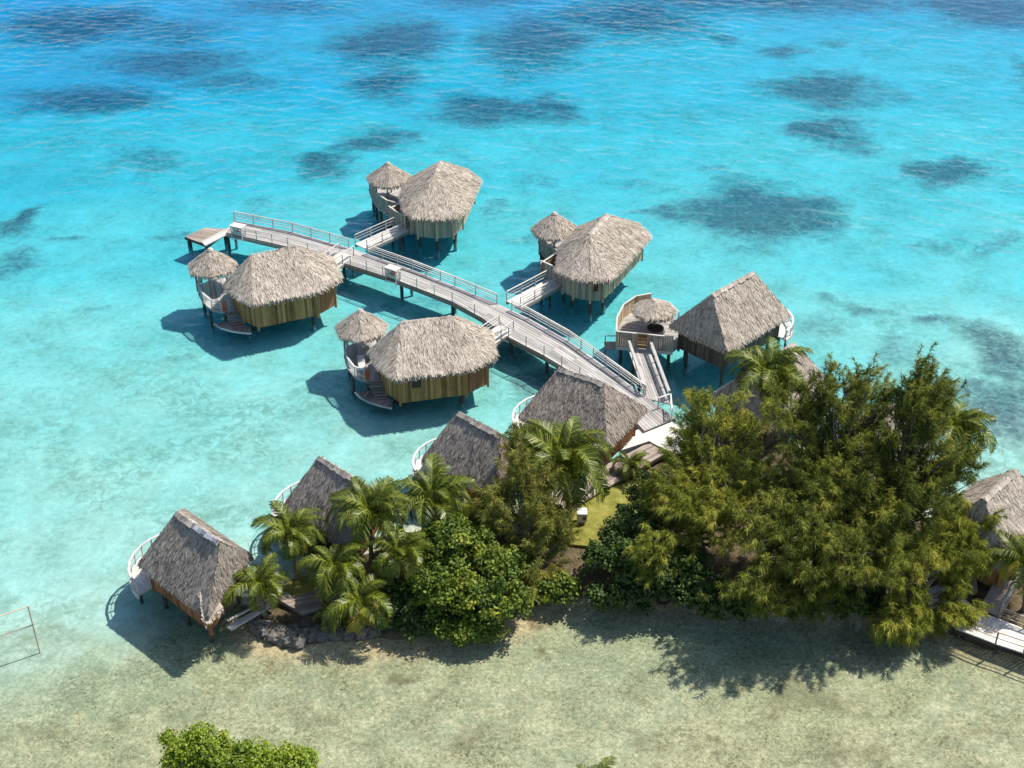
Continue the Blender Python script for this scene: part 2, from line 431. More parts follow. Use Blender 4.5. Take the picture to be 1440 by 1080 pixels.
def poly_deck(mb, poly, z, ang, bw=.22, th=.14):
    """planks clipped to a convex polygon"""
    poly = ccw(poly); ca, sa = math.cos(ang), math.sin(ang)
    loc = [(p[0] * ca + p[1] * sa, -p[0] * sa + p[1] * ca) for p in poly]
    y0 = min(p[1] for p in loc); y1 = max(p[1] for p in loc); y = y0
    def span(yy):
        xs = []
        for p, q in zip(loc, loc[1:] + loc[:1]):
            if (p[1] - yy) * (q[1] - yy) <= 0 and abs(p[1] - q[1]) > 1e-9:
                xs.append(p[0] + (q[0] - p[0]) * (yy - p[1]) / (q[1] - p[1]))
        return (min(xs), max(xs)) if len(xs) >= 2 else None
    while y < y1 - .02:
        ya, yb = y + .006, min(y + bw, y1) - .006
        a, b = span(ya + .001), span(yb - .001)
        if a and b:
            c = [(a[0], ya), (a[1], ya), (b[1], yb), (b[0], yb)]
            w = [Vector((x * ca - yy * sa, x * sa + yy * ca, 0)) for x, yy in c]
            dz = random.uniform(-.006, .006)
            mb.quadbox([x + Vector((0, 0, z - th)) for x in w] + [x + Vector((0, 0, z + dz)) for x in w])
        y += bw
def add_piles(parent, pts, ztop, zbot=-4.5, r=.17, mat='pile'):
    root = parent
    while root.parent is not None: root = root.parent
    mb = MB(); mb.tube([(0, 0, zbot), (0, 0, ztop)], r, 10, .5)
    proto = None
    for p in pts:
        if proto is None: proto = mb.build('pile', mat, parent, True, loc=(0, 0, 0)); o = proto
        else: o = proto.copy(); COL.objects.link(o); o.parent = parent
        o.location = Vector((p[0], p[1], 0)) - Vector((root.location.x, root.location.y, root.location.z))
def arc(c, r, a0, a1, n, z=0.0):
    return [Vector((c[0] + r * math.cos(R(a0 + (a1 - a0) * k / n)), c[1] + r * math.sin(R(a0 + (a1 - a0) * k / n)), z)) for k in range(n + 1)]
def ngon(c, r, n, a=0.0):
    return [(c[0] + r * math.cos(a + 2 * math.pi * k / n), c[1] + r * math.sin(a + 2 * math.pi * k / n)) for k in range(n)]
def conical_roof(c, r, ze, za, n, name, parent, mat='thatch', seed=1, a=.2, dens=95, L=.42):
    mb = MB(); poly = ngon(c, r, n, a)
    thatch(mb, thatch_facets(poly, [(c[0], c[1])], ze, za), dens, L, .055, .18, np.random.RandomState(seed))
    mb.tube([(c[0], c[1], za - .16), (c[0], c[1], za + .03)], [.34, .18], 8, .6)
    return mb.build(name, mat, parent)


# ================================================================== SETTING
ISLAND = [G2(*p, .4) for p in [(338, 862), (352, 892), (392, 908), (440, 905), (505, 900), (570, 902), (640, 895), (715, 872), (770, 848), (830, 842),
          (900, 848), (980, 852), (1070, 858), (1160, 862), (1240, 868), (1300, 884), (1345, 896), (1400, 912), (1480, 930), (1560, 920), (1560, 790), (1440, 770), (1395, 745),
          (1330, 745), (1285, 705), (1225, 655), (1140, 625), (1050, 600), (985, 590), (940, 596), (905, 640), (850, 668),
          (780, 690), (740, 715), (670, 712), (600, 732), (545, 752), (480, 778), (420, 800), (370, 830)]]
def poly_sd(px, py, poly):
    """signed distance (positive inside)"""
    d = np.full(px.shape, 1e9); ins = np.zeros(px.shape, bool)
    for (x0, y0), (x1, y1) in zip(poly, poly[1:] + poly[:1]):
        ex, ey = x1 - x0, y1 - y0
        t = np.clip(((px - x0) * ex + (py - y0) * ey) / (ex * ex + ey * ey), 0, 1)
        d = np.minimum(d, np.hypot(px - x0 - t * ex, py - y0 - t * ey))
        c = ((y0 > py) != (y1 > py)) & (px < ex * (py - y0) / (ey if abs(ey) > 1e-9 else 1e-9) + x0)
        ins ^= c
    return np.where(ins, d, -d)

DEPTH = [(0, 0, 7.6), (300, 20, 7.6), (700, 10, 7.2), (1100, 10, 6.4), (1440, 0, 6.6), (150, 120, 7.5), (450, 120, 6.5), (700, 130, 6.0), (1000, 110, 5.2),
         (1300, 110, 4.8), (60, 250, 5.2), (350, 230, 5.0), (750, 240, 4.6), (1150, 250, 4.2), (1400, 250, 4.0), (60, 370, 4.0), (250, 360, 4.0), (700, 340, 3.9), (1200, 370, 3.6), (1420, 380, 3.3),
         (60, 480, 2.8), (250, 470, 2.9), (400, 500, 2.6), (560, 400, 3.4), (720, 500, 2.8), (850, 450, 3.4), (1000, 520, 3.0), (1250, 470, 2.6), (1400, 520, 2.0), (1420, 640, 1.6),
         (60, 590, 2.25), (250, 600, 2.25), (450, 600, 2.2), (680, 560, 2.4), (60, 700, 2.1), (220, 700, 2.0), (380, 650, 1.9), (520, 620, 2.0), (560, 660, 1.8),
         (60, 800, 1.75), (180, 760, 1.75), (150, 870, 1.35), (250, 880, .95), (60, 920, 1.0), (200, 960, .75), (330, 930, .45), (50, 1060, .42), (40, 990, .75), (250, 1040, .36), (500, 940, .42), (700, 930, .55), (680, 1000, .42),
         (900, 1000, .5), (1100, 990, .55), (1000, 1070, .36), (1300, 960, .45), (1420, 1040, .36), (1250, 1060, .36), (870, 930, .7), (1050, 920, .7), (1000, 590, 2.2), (1330, 720, 1.3)]
_dp = np.array([(*G2(u, v, -d * .6), d) for u, v, d in DEPTH])
CORAL = [(125, 168, 95, 26, 1), (240, 130, 110, 24, .85), (330, 138, 70, 18, .7), (110, 75, 110, 28, .95), (250, 85, 90, 22, .7), (400, 40, 80, 18, .7), (205, 252, 55, 20, .6), (28, 335, 36, 28, .95), (15, 395, 30, 22, .7), (107, 366, 38, 7, .7),
         (452, 262, 52, 15, 1), (525, 230, 55, 20, .9), (560, 95, 75, 38, 1.0), (550, 150, 55, 28, .95), (690, 182, 90, 24, 1), (780, 182, 50, 22, .95), (750, 92, 85, 46, 1.0), (890, 50, 110, 34, .95), (1060, 20, 250, 34, 1.05),
         (1390, 32, 110, 30, 1.05), (660, 22, 160, 22, .85), (1152, 152, 90, 25, 1.05), (1165, 214, 56, 23, 1.05), (1020, 85, 36, 11, .8), (1095, 103, 40, 12, .8), (1170, 88, 25, 8, .6), (1320, 268, 46, 16, 1.05),
         (1068, 322, 100, 44, 1.15), (950, 320, 60, 10, .8), (1438, 135, 26, 26, .9), (1405, 508, 55, 42, .85), (1432, 590, 70, 40, .9), (1310, 478, 42, 14, .8), (1230, 455, 30, 9, .7), (1160, 440, 28, 9, .6), (1375, 560, 60, 26, .75),
         (1385, 360, 45, 12, .5), (1310, 375, 40, 10, .4), (885, 275, 30, 9, .4), (770, 275, 30, 9, .45), (735, 360, 30, 10, .5), (705, 312, 28, 10, .55), (800, 545, 60, 22, .7), (745, 500, 50, 22, .8), (640, 430, 70, 16, .6), (735, 545, 30, 16, .7),
         (500, 395, 40, 12, .5), (430, 458, 40, 12, .6), (640, 545, 40, 10, .6), (150, 458, 35, 8, .4), (130, 505, 20, 8, .35), (220, 520, 30, 8, .4), (1020, 265, 25, 8, .4), (1040, 380, 30, 9, .4), (360, 318, 40, 12, .35), (250, 365, 40, 10, .5),
         (1150, 480, 60, 16, .45), (1260, 520, 50, 18, .5), (790, 640, 40, 20, .5), (560, 350, 60, 14, .5),
(760, 905, 22, 7, 1.1), (745, 945, 18, 7, 1), (560, 955, 20, 8, 1.05), (1010, 1040, 22, 8, 1.05), (1075, 985, 24, 9, 1), (1325, 1000, 20, 8, 1.05), (1345, 1070, 24, 8, 1), (620, 985, 16, 6, .95), (850, 980, 14, 6, .9), (1100, 1000, 60, 22, .7), (1180, 1060, 50, 14, .6), (680, 1030, 60, 14, .55), (420, 1000, 50, 14, .55), (900, 1050, 50, 12, .55), (1400, 1010, 30, 10, .7), (160, 1010, 50, 12, .5), (40, 1040, 30, 8, .5), (520, 1050, 40, 10, .5)]
def seabed():
    fx = np.arange(-96, 96.01, .5); fy = np.arange(46, 236.01, .5)
    xs = np.concatenate([[-420, -250, -160, -115], fx, [115, 160, 250, 420]]); ys = np.concatenate([[-120, -40, 10, 32], fy, [260, 320, 420, 620]])
    X, Y = np.meshgrid(xs, ys)
    num = np.zeros_like(X); den = np.zeros_like(X)
    for x, y, d in _dp:
        w = 1 / ((X - x) ** 2 + (Y - y) ** 2 + 14) ** 1.9
        num += w * d; den += w
    D = num / den
    D = (D + .10 * (1 - sstep(.3, 1.3, D))) * .40
    wx = X + 9.0 * (fbm(X * .16, Y * .16, 11, 5) - .5); wy = Y + 9.0 * (fbm(X * .16, Y * .16, 23, 5) - .5)
    cor = np.zeros_like(X)
    for (u, v, rx, ry, k) in CORAL:
        j = np.argmin((_dp[:, 0] - G(u, v).x) ** 2 + (_dp[:, 1] - G(u, v).y) ** 2); z = -_dp[j, 2]
        c = G(u, v, z); ax = (G(u + rx, v, z) - G(u - rx, v, z)).length / 2; ay = (G(u, v - ry, z) - G(u, v + ry, z)).length / 2
        r = np.sqrt(((wx - c.x) / ax) ** 2 + ((wy - c.y) / ay) ** 2)
        cor = np.maximum(cor, k * (1 - sstep(.2, 1.7, r)))
    D = D + .45 * (fbm(X * .12, Y * .12, 5) - .5) * np.clip(D * .4, 0, 1) + .10 * (fbm(X * .9, Y * .9, 9) - .5) * np.clip(D, .3, 1)
    D = D - .55 * np.clip(cor, 0, 1) * np.clip(D / 2, .15, 1) * fbm(X * .8, Y * .8, 31)
    sd = poly_sd(X + 1.0 * (fbm(X * .5, Y * .5, 41) - .5), Y + 1.0 * (fbm(X * .5, Y * .5, 43) - .5), ISLAND)
    Z = -D
    k = sstep(-2.6, 1.2, sd); Z = Z * (1 - k) + k * .15
    near_shore = sstep(-9, -.5, sd)
    sh = np.clip(1 - sstep(.30, .52, D + .30 * .5 * (fbm(X * .15, Y * .15, 51) - .5)), 0, 1)
    mo = sstep(.46, .62, fbm(X * .10, Y * .16, 61)) * (1 - sstep(.7, 1.6, D)) * .9 + .45 * (1 - sstep(.4, 1.3, D))
    nx, ny = len(xs), len(ys)
    me = bpy.data.meshes.new('seabed'); me.vertices.add(nx * ny)
    me.vertices.foreach_set('co', np.stack([X, Y, Z], -1).ravel().astype(np.float32))
    i = (np.arange(ny - 1)[:, None] * nx + np.arange(nx - 1)[None]).ravel()
    q = np.stack([i, i + 1, i + nx + 1, i + nx], -1)
    me.loops.add(q.size); me.polygons.add(len(q))
    me.loops.foreach_set('vertex_index', q.ravel().astype(np.int32))
    me.polygons.foreach_set('loop_start', (np.arange(len(q)) * 4).astype(np.int32)); me.polygons.foreach_set('loop_total', np.full(len(q), 4, np.int32))
    me.polygons.foreach_set('use_smooth', np.ones(len(q), bool))
    me.update(calc_edges=True)
    for nm, a in (('coral', cor), ('shallow', sh), ('mottle', np.clip(mo, 0, 1))):
        at = me.attributes.new(nm, 'FLOAT', 'POINT'); at.data.foreach_set('value', a.ravel().astype(np.float32))
    me.materials.append(MATS['sand_and_coral'])
    o = bpy.data.objects.new('seabed', me); COL.objects.link(o)
    tag(o, 'pale sand and coral seabed seen through the clear lagoon', 'seabed', None, 'structure')
seabed()

def water():
    """the surface is real small waves (a few centimetres high) on a fine grid, closed by a deep box for the water body"""
    x0, x1, y0, y1, z0 = -410, 410, -115, 610, -16
    st = .28
    fx = np.arange(-98, 98.01, st); fy = np.arange(42, 240.01, st)
    xs = np.concatenate([[x0, -250, -150], fx, [150, 250, x1]]); ys = np.concatenate([[y0, -20, 20], fy, [300, 420, y1]])
    X, Y = np.meshgrid(xs, ys)
    def ripple(ang, lx, ly, s, warp=1.2):
        c, n = math.cos(R(ang)), math.sin(R(ang)); U = X * c + Y * n; V = -X * n + Y * c
        wu = warp * (fbm(U * .3, V * .3, s + 3, 3) - .5)
        return fbm((U + wu) / lx, V / ly, s, 2) - .5
    Z = .19 * ripple(68, .85, 2.0, 101) + .16 * ripple(112, .95, 1.7, 131) + .16 * ripple(85, 3.4, 6.0, 151) + .05 * ripple(20, .7, .9, 171)
    gust = .38 + .95 * sstep(.3, .7, fbm(X * .03, Y * .05, 191, 3)); calm = .32 + .68 * sstep(65, 125, Y)
    Z = Z * gust * calm
    edge = (X <= x0) | (X >= x1) | (Y <= y0) | (Y >= y1); Z[edge] = 0
    nx, ny = len(xs), len(ys); mb = MB()
    i = (np.arange(ny - 1)[:, None] * nx + np.arange(nx - 1)[None]).ravel(); q = np.stack([i, i + 1, i + nx + 1, i + nx], -1)
    V = np.stack([X, Y, Z], -1).reshape(-1, 3); n = len(V)
    V = np.concatenate([V, [[x0, y0, z0], [x1, y0, z0], [x1, y1, z0], [x0, y1, z0]]])
    mb.arrays(V, [q], np.full(len(q), .5))
    bot = [n, n + 1, n + 2, n + 3]
    a = list(range(nx)); b = [k * nx + nx - 1 for k in range(ny)]; c = [(ny - 1) * nx + k for k in range(nx)]; d = [k * nx for k in range(ny)]
    F = [[bot[3], bot[2], bot[1], bot[0]], [bot[0], bot[1]] + a[::-1], [bot[1], bot[2]] + b[::-1], [bot[2], bot[3]] + c, [bot[3], bot[0]] + d]
    mb.arr[0][1].extend([np.array([f]) for f in F]); mb.arr[0] = (mb.arr[0][0], mb.arr[0][1], np.full(len(q) + 5, .5))
    o = mb.build('lagoon_water', 'lagoon_water', None, True)
    o.data.polygons.foreach_set('use_smooth', [True] * len(q) + [False] * 5)
    tag(o, 'clear turquoise lagoon water with small wind ripples', 'water', None, 'structure')
water()

def island():
    xs = np.arange(-22, 46, .45); ys = np.arange(56, 102, .45)
    X, Y = np.meshgrid(xs, ys)
    sd = poly_sd(X + 1.2 * (fbm(X * .5, Y * .5, 71) - .5), Y + 1.2 * (fbm(X * .5, Y * .5, 73) - .5), ISLAND)
    Z = -.7 + 1.15 * sstep(-1.1, 1.3, sd) + .35 * sstep(1, 5, sd) + .25 * (fbm(X * .7, Y * .7, 77) - .5)
    keep = sd > -1.2
    nx, ny = len(xs), len(ys); V = np.stack([X, Y, Z], -1).reshape(-1, 3)
    i = (np.arange(ny - 1)[:, None] * nx + np.arange(nx - 1)[None]).ravel()
    q = np.stack([i, i + 1, i + nx + 1, i + nx], -1)
    q = q[keep.ravel()[q].any(1)]
    used = np.unique(q); re = np.full(nx * ny, -1); re[used] = np.arange(len(used))
    mb = MB(); mb.arrays(V[used], [re[q]], np.random.RandomState(5).rand(len(q)))
    tag(mb.build('island_ground', 'soil', None, True), 'brown leaf littered soil of the low island under the trees', 'ground', None, 'structure')
    # lawn beside the plank terrace
    def lawn(pts, name_lab):
        poly = [G2(u, v, 1.02) for u, v in pts]; mb = MB()
        mb.prism(ccw(poly), .4, 1.02, .5)
        tag(mb.build('lawn', 'lawn_green'), name_lab, 'lawn', None, 'structure')
    lawn([(795, 712), (850, 690), (905, 668), (925, 690), (905, 740), (850, 770), (800, 765)], 'sunlit grass lawn beside the plank terrace')
    lawn([(395, 826), (420, 808), (445, 815), (440, 832), (412, 838)], 'small sunlit patch of grass behind the dark plank walkway')
island()

# ================================================================== PIER
ZD = 1.65
def build_pier():
    far = [(330, 310), (412, 326), (497, 350), (580, 379), (640, 402), (702, 428), (745, 448), (800, 479), (852, 516), (907, 556), (950, 588)]
    near = [(318, 327), (405, 347), (481, 369), (562, 395), (636, 424), (678, 447), (715, 474), (765, 500), (815, 530), (868, 566), (906, 606)]
    Lp = [G(u, v, ZD) for u, v in far]; Rp = [G(u, v, ZD) for u, v in near]
    root = thing('wooden_pier', ((Lp[5] + Rp[5]) / 2).xy.to_3d(), 'long bent grey plank pier with rails running out between the round bungalows', 'pier')
    mb = MB(); plank_deck(mb, Lp, Rp, ZD, .1, 11, 3.2); mb.build('deck', 'deck_grey', root)
    mb = MB()
    for P in (Lp, Rp):
        for a, b in zip(P, P[1:]): mb.beam(a + Vector((0, 0, -.30)), b + Vector((0, 0, -.30)), .14, .36)
    for a, b in zip(Lp[:-1], Rp[:-1]): mb.beam(a + Vector((0, 0, -.34)), b + Vector((0, 0, -.34)), .18, .26)
    mb.build('bearer_beam', 'deck_brown', root)
    E_ = lambda a, b, t: a.lerp(b, t)
    # far-side rail, broken where the two far bridges leave
    railing(root, [Lp[0], Lp[1], E_(Lp[1], Lp[2], .93)])
    railing(root, [E_(Lp[2], Lp[3], .25), Lp[3], Lp[4], E_(Lp[4], Lp[5], .95)])
    railing(root, [E_(Lp[5], Lp[6], .42), Lp[6], Lp[7], Lp[8], Lp[9]])
    # near side rail
    thin = dict(top=(.08, .05), rails=(.45, .75), rw=.035, pw=.08)
    railing(root, [E_(Rp[0], Rp[1], .25), Rp[1], E_(Rp[1], Rp[2], .75)], **thin)
    railing(root, [E_(Rp[2], Rp[3], .15), Rp[3], Rp[4], E_(Rp[4], Rp[5], .75)], **thin)
    railing(root, [E_(Rp[5], Rp[6], .72), Rp[6], Rp[7], Rp[8], E_(Rp[8], Rp[9], .55)], **thin)
    pl = []
    for k in range(0, 10):
        pl += [Lp[k].lerp(Rp[k], .12), Lp[k].lerp(Rp[k], .88)]
    add_piles(root, pl, ZD - .4)
    return Lp, Rp
PL, PR = build_pier()

def bridge(pa, pb, width, z, label, rails=(1, 1), mat='deck_pale', rmat='rail_grey'):
    a, b = Vector((*pa, z)), Vector((*pb, z)); d = (b - a).normalized(); s = Vector((-d.y, d.x, 0)) * width / 2
    r = thing('footbridge', (a + b).xy.to_3d() / 2, label, 'footbridge', 'short footbridges from the pier to the round bungalows')
    mb = MB(); plank_deck(mb, [a + s, b + s], [a - s, b - s], z, .1, 8, 2.5); mb.build('deck', mat, r)
    mb = MB()
    for k in (1, -1): mb.beam(a + s * k * .95 + Vector((0, 0, -.25)), b + s * k * .95 + Vector((0, 0, -.25)), .12, .28)
    mb.build('bearer_beam', 'deck_brown', r)
    for k in (1, -1):
        if rails[0 if k == 1 else 1]: railing(r, [a + s * k * .93, b + s * k * .93], step=1.9, mat=rmat, rails=(.4, .72))
    add_piles(r, [a.lerp(b, .75) + s * .6, a.lerp(b, .75) - s * .6], z - .3, r=.13)
    return r
bridge(G2(508, 347, ZD), G2(572, 318, ZD), 1.9, ZD + .02, 'pale footbridge from the pier to the farthest round bungalow')
bridge(G2(722, 428, ZD), G2(782, 396, ZD), 1.9, ZD + .02, 'pale footbridge from the pier to the round bungalow with the window slot')
bridge(G2(488, 357, ZD), G2(456, 380, ZD), 1.8, ZD + .02, 'pale footbridge dropping from the pier behind the leftmost round bungalow roof')
bridge(G2(712, 461, ZD), G2(677, 484, ZD), 1.8, ZD + .02, 'pale footbridge from the pier to the nearest round bungalow')

def dock():
    pts = [G(260, 333, .75), G(287, 320, .75), G(322, 322, .75), G(292, 345, .75)]
    r = thing('swim_platform', centroid(pts), 'small square swim platform low on the water past the pier end', 'platform')
    mb = MB(); poly_deck(mb, [(p.x, p.y) for p in pts], .75, R(-20), .2, .12)
    mb.build('deck', 'deck_brown', r)
    mb = MB()
    for a, b in zip(pts, pts[1:] + pts[:1]): mb.beam(a + Vector((0, 0, -.18)), b + Vector((0, 0, -.18)), .12, .2)
    mb.build('bearer_beam', 'dark_wood', r)
    c = centroid(pts); add_piles(r, [p.lerp(Vector((c.x, c.y, p.z)), .18) for p in pts], .6, r=.24)
    a, b = G(286, 343, .8), G(327, 322, ZD)
    mb = MB(); d = (b - a).normalized(); s = Vector((-d.y, d.x, 0)) * .5
    for k in range(5): mb.beam(a + s * (k / 2 - 1), b + s * (k / 2 - 1), .22, .1)
    mb.build('ramp', 'deck_pale', r)
dock()
def cabinet(u, v, label, ring, ang):
    p = G(u, v, ZD)
    r = thing('equipment_cabinet', p, label, 'cabinet', 'white cabinets standing on the pier edge')
    M = Matrix.Rotation(ang, 4, 'Z')
    def bx(mb, x0, x1, y0, y1, z0, z1):
        mb.quadbox([p + (M @ Vector(c)) for c in ((x0, y0, z0), (x1, y0, z0), (x1, y1, z0), (x0, y1, z0), (x0, y0, z1), (x1, y0, z1), (x1, y1, z1), (x0, y1, z1))])
    mb = MB()
    for x in (-.7, .62):
        for y in (-.4, .32): bx(mb, x, x + .08, y, y + .08, -.5, 1.1)
    for z in (-.32, .5): bx(mb, -.69, .69, -.39, -.33, z, z + .10); bx(mb, -.69, .69, .33, .39, z, z + .10)
    mb.build('frame', 'rail_white', r)
    mb = MB(); bx(mb, -.76, .76, -.46, .46, 1.1, 1.18); mb.build('top', 'rail_grey', r)
    mb = MB(); bx(mb, -.60, .60, -.30, .30, .12, .48); bx(mb, -.60, .1, -.30, .30, .65, 1.02); mb.build('box', 'rail_grey', r)
    if ring:
        mb = MB(); c = p + M @ Vector((.38, -.43, .84))
        mb.tube([c + M @ Vector((.2 * math.cos(t), 0, .2 * math.sin(t))) for t in [k * math.pi / 8 for k in range(17)]], .06, 8, .5)
        mb.build('life_ring', 'orange_ring', r)
cabinet(336, 331, 'white open cabinet at the seaward end of the pier', False, R(-25))
cabinet(553, 391, 'white open cabinet with an orange ring on the pier edge', True, R(-35))

# ================================================================== ROUND BUNGALOWS
def gazebo(parent, c, r, ze, za, zd, seed, posts=6, a=.3):
    g = conical_roof(c, r, ze, za, 7, 'gazebo_roof', parent, 'thatch', seed, a)
    pts = [Vector((*p, 0)) for p in ngon(c, r * .72, posts, a + .2)]
    posts_from(g, pts, [zd] * posts, ze + .25 - zd, .16, 'deck_brown', 'gazebo_post')
    return g
def hut_body(r, eave, ridge, ze, zr, zf, seed, wall_mat='boards', tint=None, post_mat='boards', caps=True, wi=.75, th='thatch'):
    eave = ccw(eave)
    mb = MB(); fc = thatch_facets(eave, ridge, ze, zr); thatch(mb, fc, rs=np.random.RandomState(seed))
    roof = mb.build('roof', th, r)
    if len(ridge) > 1: ridge_cap([Vector((*ridge[0], zr)), Vector((*ridge[-1], zr))], .34, 'ridge_cap', 'thatch_ridge', roof)
    wp = inset(eave, wi); n = len(wp)
    mb = MB(); mb.prism(inset(eave, wi + .06), zf - .3, zf, .4); mb.build('floor', 'deck_brown', r)
    for i in range(n):
        m = wall_mat[i % len(wall_mat)] if isinstance(wall_mat, (list, tuple)) else wall_mat
        mb = MB(); board_wall(mb, wp[i], wp[(i + 1) % n], zf - .28, ze + .12); mb.build('wall', m, r)
    mb0 = MB(); mb0.beam((0, 0, 0), (0, 0, ze + .1 - zf + .55), .2, .2, .5); proto = None
    for p in wp:
        if proto is None: proto = mb0.build('corner_post', post_mat, r, loc=(0, 0, 0)); o = proto
        else: o = proto.copy(); COL.objects.link(o); o.parent = r
        o.location = Vector((p[0], p[1], zf - .55)) - r.location
    ins = inset(eave, wi + .9)
    add_piles(r, ins[::2], zf - .3, r=.2)
    return roof, wp
GRP = 'round thatched bungalows along the pier'

def screen(parent, path, z0, z1, mat, name='screen_fence', cap=True):
    mb = MB()
    for a, b in zip(path, path[1:]): board_wall(mb, a, b, z0, z1, .2, .05)
    s = mb.build(name, mat, parent)
    if cap:
        mb = MB()
        for a, b in zip(path, path[1:]): mb.beam((a[0], a[1], z1 + .05), (b[0], b[1], z1 + .05), .16, .07)
        mb.build('top_rail', 'rail_grey', s)
    return s
def lounger(p, ang, z, label):
    r = thing('sun_lounger', Vector((p[0], p[1], z)), label, 'lounger', 'white loungers on the bungalow terraces')
    M = Matrix.Translation(Vector((p[0], p[1], z))) @ Matrix.Rotation(ang, 4, 'Z')
    mb = MB(); mb.beam(M @ Vector((-.9, 0, .33)), M @ Vector((.35, 0, .33)), .62, .10); mb.build('seat', 'rail_white', r)
    mb = MB(); mb.beam(M @ Vector((.36, 0, .36)), M @ Vector((.9, 0, .72)), .62, .10); mb.build('backrest', 'rail_white', r)
    for x in (-.8, .3):
        for y in (-.25, .25):
            mb = MB(); mb.beam(M @ Vector((x, y, 0)), M @ Vector((x, y, .28)), .06, .06); mb.build('leg', 'rail_grey', r)
def far_hut(eave_px, extra_back, ridge, gz, gr, screens, deck_px, label, seed, zf=1.75, grey=()):
    eave = [G2(u, v, 4.0) for u, v in eave_px] + list(extra_back)
    r = thing('round_bungalow', Vector((*centroid(eave).xy, 0)), label, 'bungalow', GRP)
    n = len(eave); wm = ['boards_tan' if k not in grey else 'boards_grey' for k in range(n)]  # sunlight on the side walls is put into the tan boards, front stays grey
    e2 = ccw(eave)
    if e2 != eave: wm = [('boards_grey' if (n - 2 - k) % n in grey else 'boards_tan') for k in range(n)]
    roof, wp = hut_body(r, eave, ridge, 4.0, 6.75, zf, seed, wm, post_mat='boards_tan')
    dk = [G2(u, v, 1.6) for u, v in deck_px]
    mb = MB(); poly_deck(mb, dk, 1.6, R(30), .2, .2); mb.build('terrace_deck', 'deck_grey', r)
    gazebo(r, gz, gr, 4.1, 5.95, 1.6, seed + 50)
    for path, z0, z1, m in screens: screen(r, [G2(u, v, z0) for u, v in path], z0, z1, m)
    add_piles(r, [Vector((*p, 0)).lerp(Vector((*centroid(dk).xy, 0)), .2) for p in dk], 1.4, r=.16)
    return r, wp
h1, wp1 = far_hut([(567, 297), (580, 306), (613, 309), (644, 306), (660, 290), (677, 253)],
        [(-5.0, 139.4), (-8.6, 139.6), (-11.6, 136.4), (-12.0, 132.6)], [(-8.2, 131.6), (-7.65, 135.1)],
        (-13.5, 136.6), 2.45,
        [([(519, 266), (524, 281), (531, 291), (545, 301), (563, 306)], 1.5, 3.1, 'boards_grey'), ([(548, 313), (557, 320), (571, 327)], 1.3, 3.2, 'boards_grey'), ([(563, 306), (549, 313)], 1.5, 3.1, 'boards_tan')],  # last panel tan: its sunlit inner face is put into the board colour
        [(518, 266), (524, 282), (532, 292), (546, 303), (549, 314), (570, 327), (585, 300), (585, 262), (550, 255), (530, 258)],
        'farthest grey thatched round bungalow with a small gazebo behind its left side', 21, grey=(0, 1, 2))
h2, wp2 = far_hut([(781, 379), (800, 390), (830, 396), (857, 394), (873, 379), (916, 332)],
        [(13.0, 125.6), (9.6, 126.6), (6.4, 124.4), (4.7, 120.4)], [(7.45, 117.4), (9.4, 121.9)],
        (4.3, 124.0), 2.4,
        [([(757, 338), (761, 353), (769, 364), (786, 374)], 1.5, 3.1, 'boards_grey'), ([(760, 391), (778, 399), (796, 410)], 1.3, 3.2, 'boards_grey'), ([(786, 374), (760, 391)], 1.5, 3.1, 'boards_tan')],  # tan again paints the sunlit inside of the fence panel
        [(756, 339), (761, 354), (770, 366), (763, 391), (795, 409), (815, 372), (822, 338), (800, 325), (772, 326)],
        'round bungalow beside the pier bend whose front wall has a dark window', 22, grey=(0, 1, 2))
# dark window of the second one
def window(parent, a, b, t0, t1, z0, z1):
    a = Vector((*a, 0)); b = Vector((*b, 0)); d = (b - a).normalized(); n = Vector((d.y, -d.x, 0)); L = (b - a).length
    p, q = a + d * L * t0 + n * .10, a + d * L * t1 + n * .10
    mb = MB(); mb.beam(p + Vector((0, 0, (z0 + z1) / 2)), q + Vector((0, 0, (z0 + z1) / 2)), .05, z1 - z0); w = mb.build('window', 'dark_wood', parent)
    mb = MB()
    for z in (z0, z1): mb.beam(p + Vector((0, 0, z)) + n * .02, q + Vector((0, 0, z)) + n * .02, .08, .08)
    for x in (p, q): mb.beam(x + Vector((0, 0, z0)) + n * .024, x + Vector((0, 0, z1)) + n * .024, .08, .08)
    mb.build('frame', 'boards', w)
def nearest_edge(wp, u, v, z):
    t = Vector(G2(u, v, z)); return min(range(len(wp)), key=lambda i: ((Vector(wp[i]) + Vector(wp[(i + 1) % len(wp)])) / 2 - t).length)
i = nearest_edge(wp2, 842, 408, 3.0); window(h2, wp2[i], wp2[(i + 1) % len(wp2)], .15, .6, 2.6, 3.5)

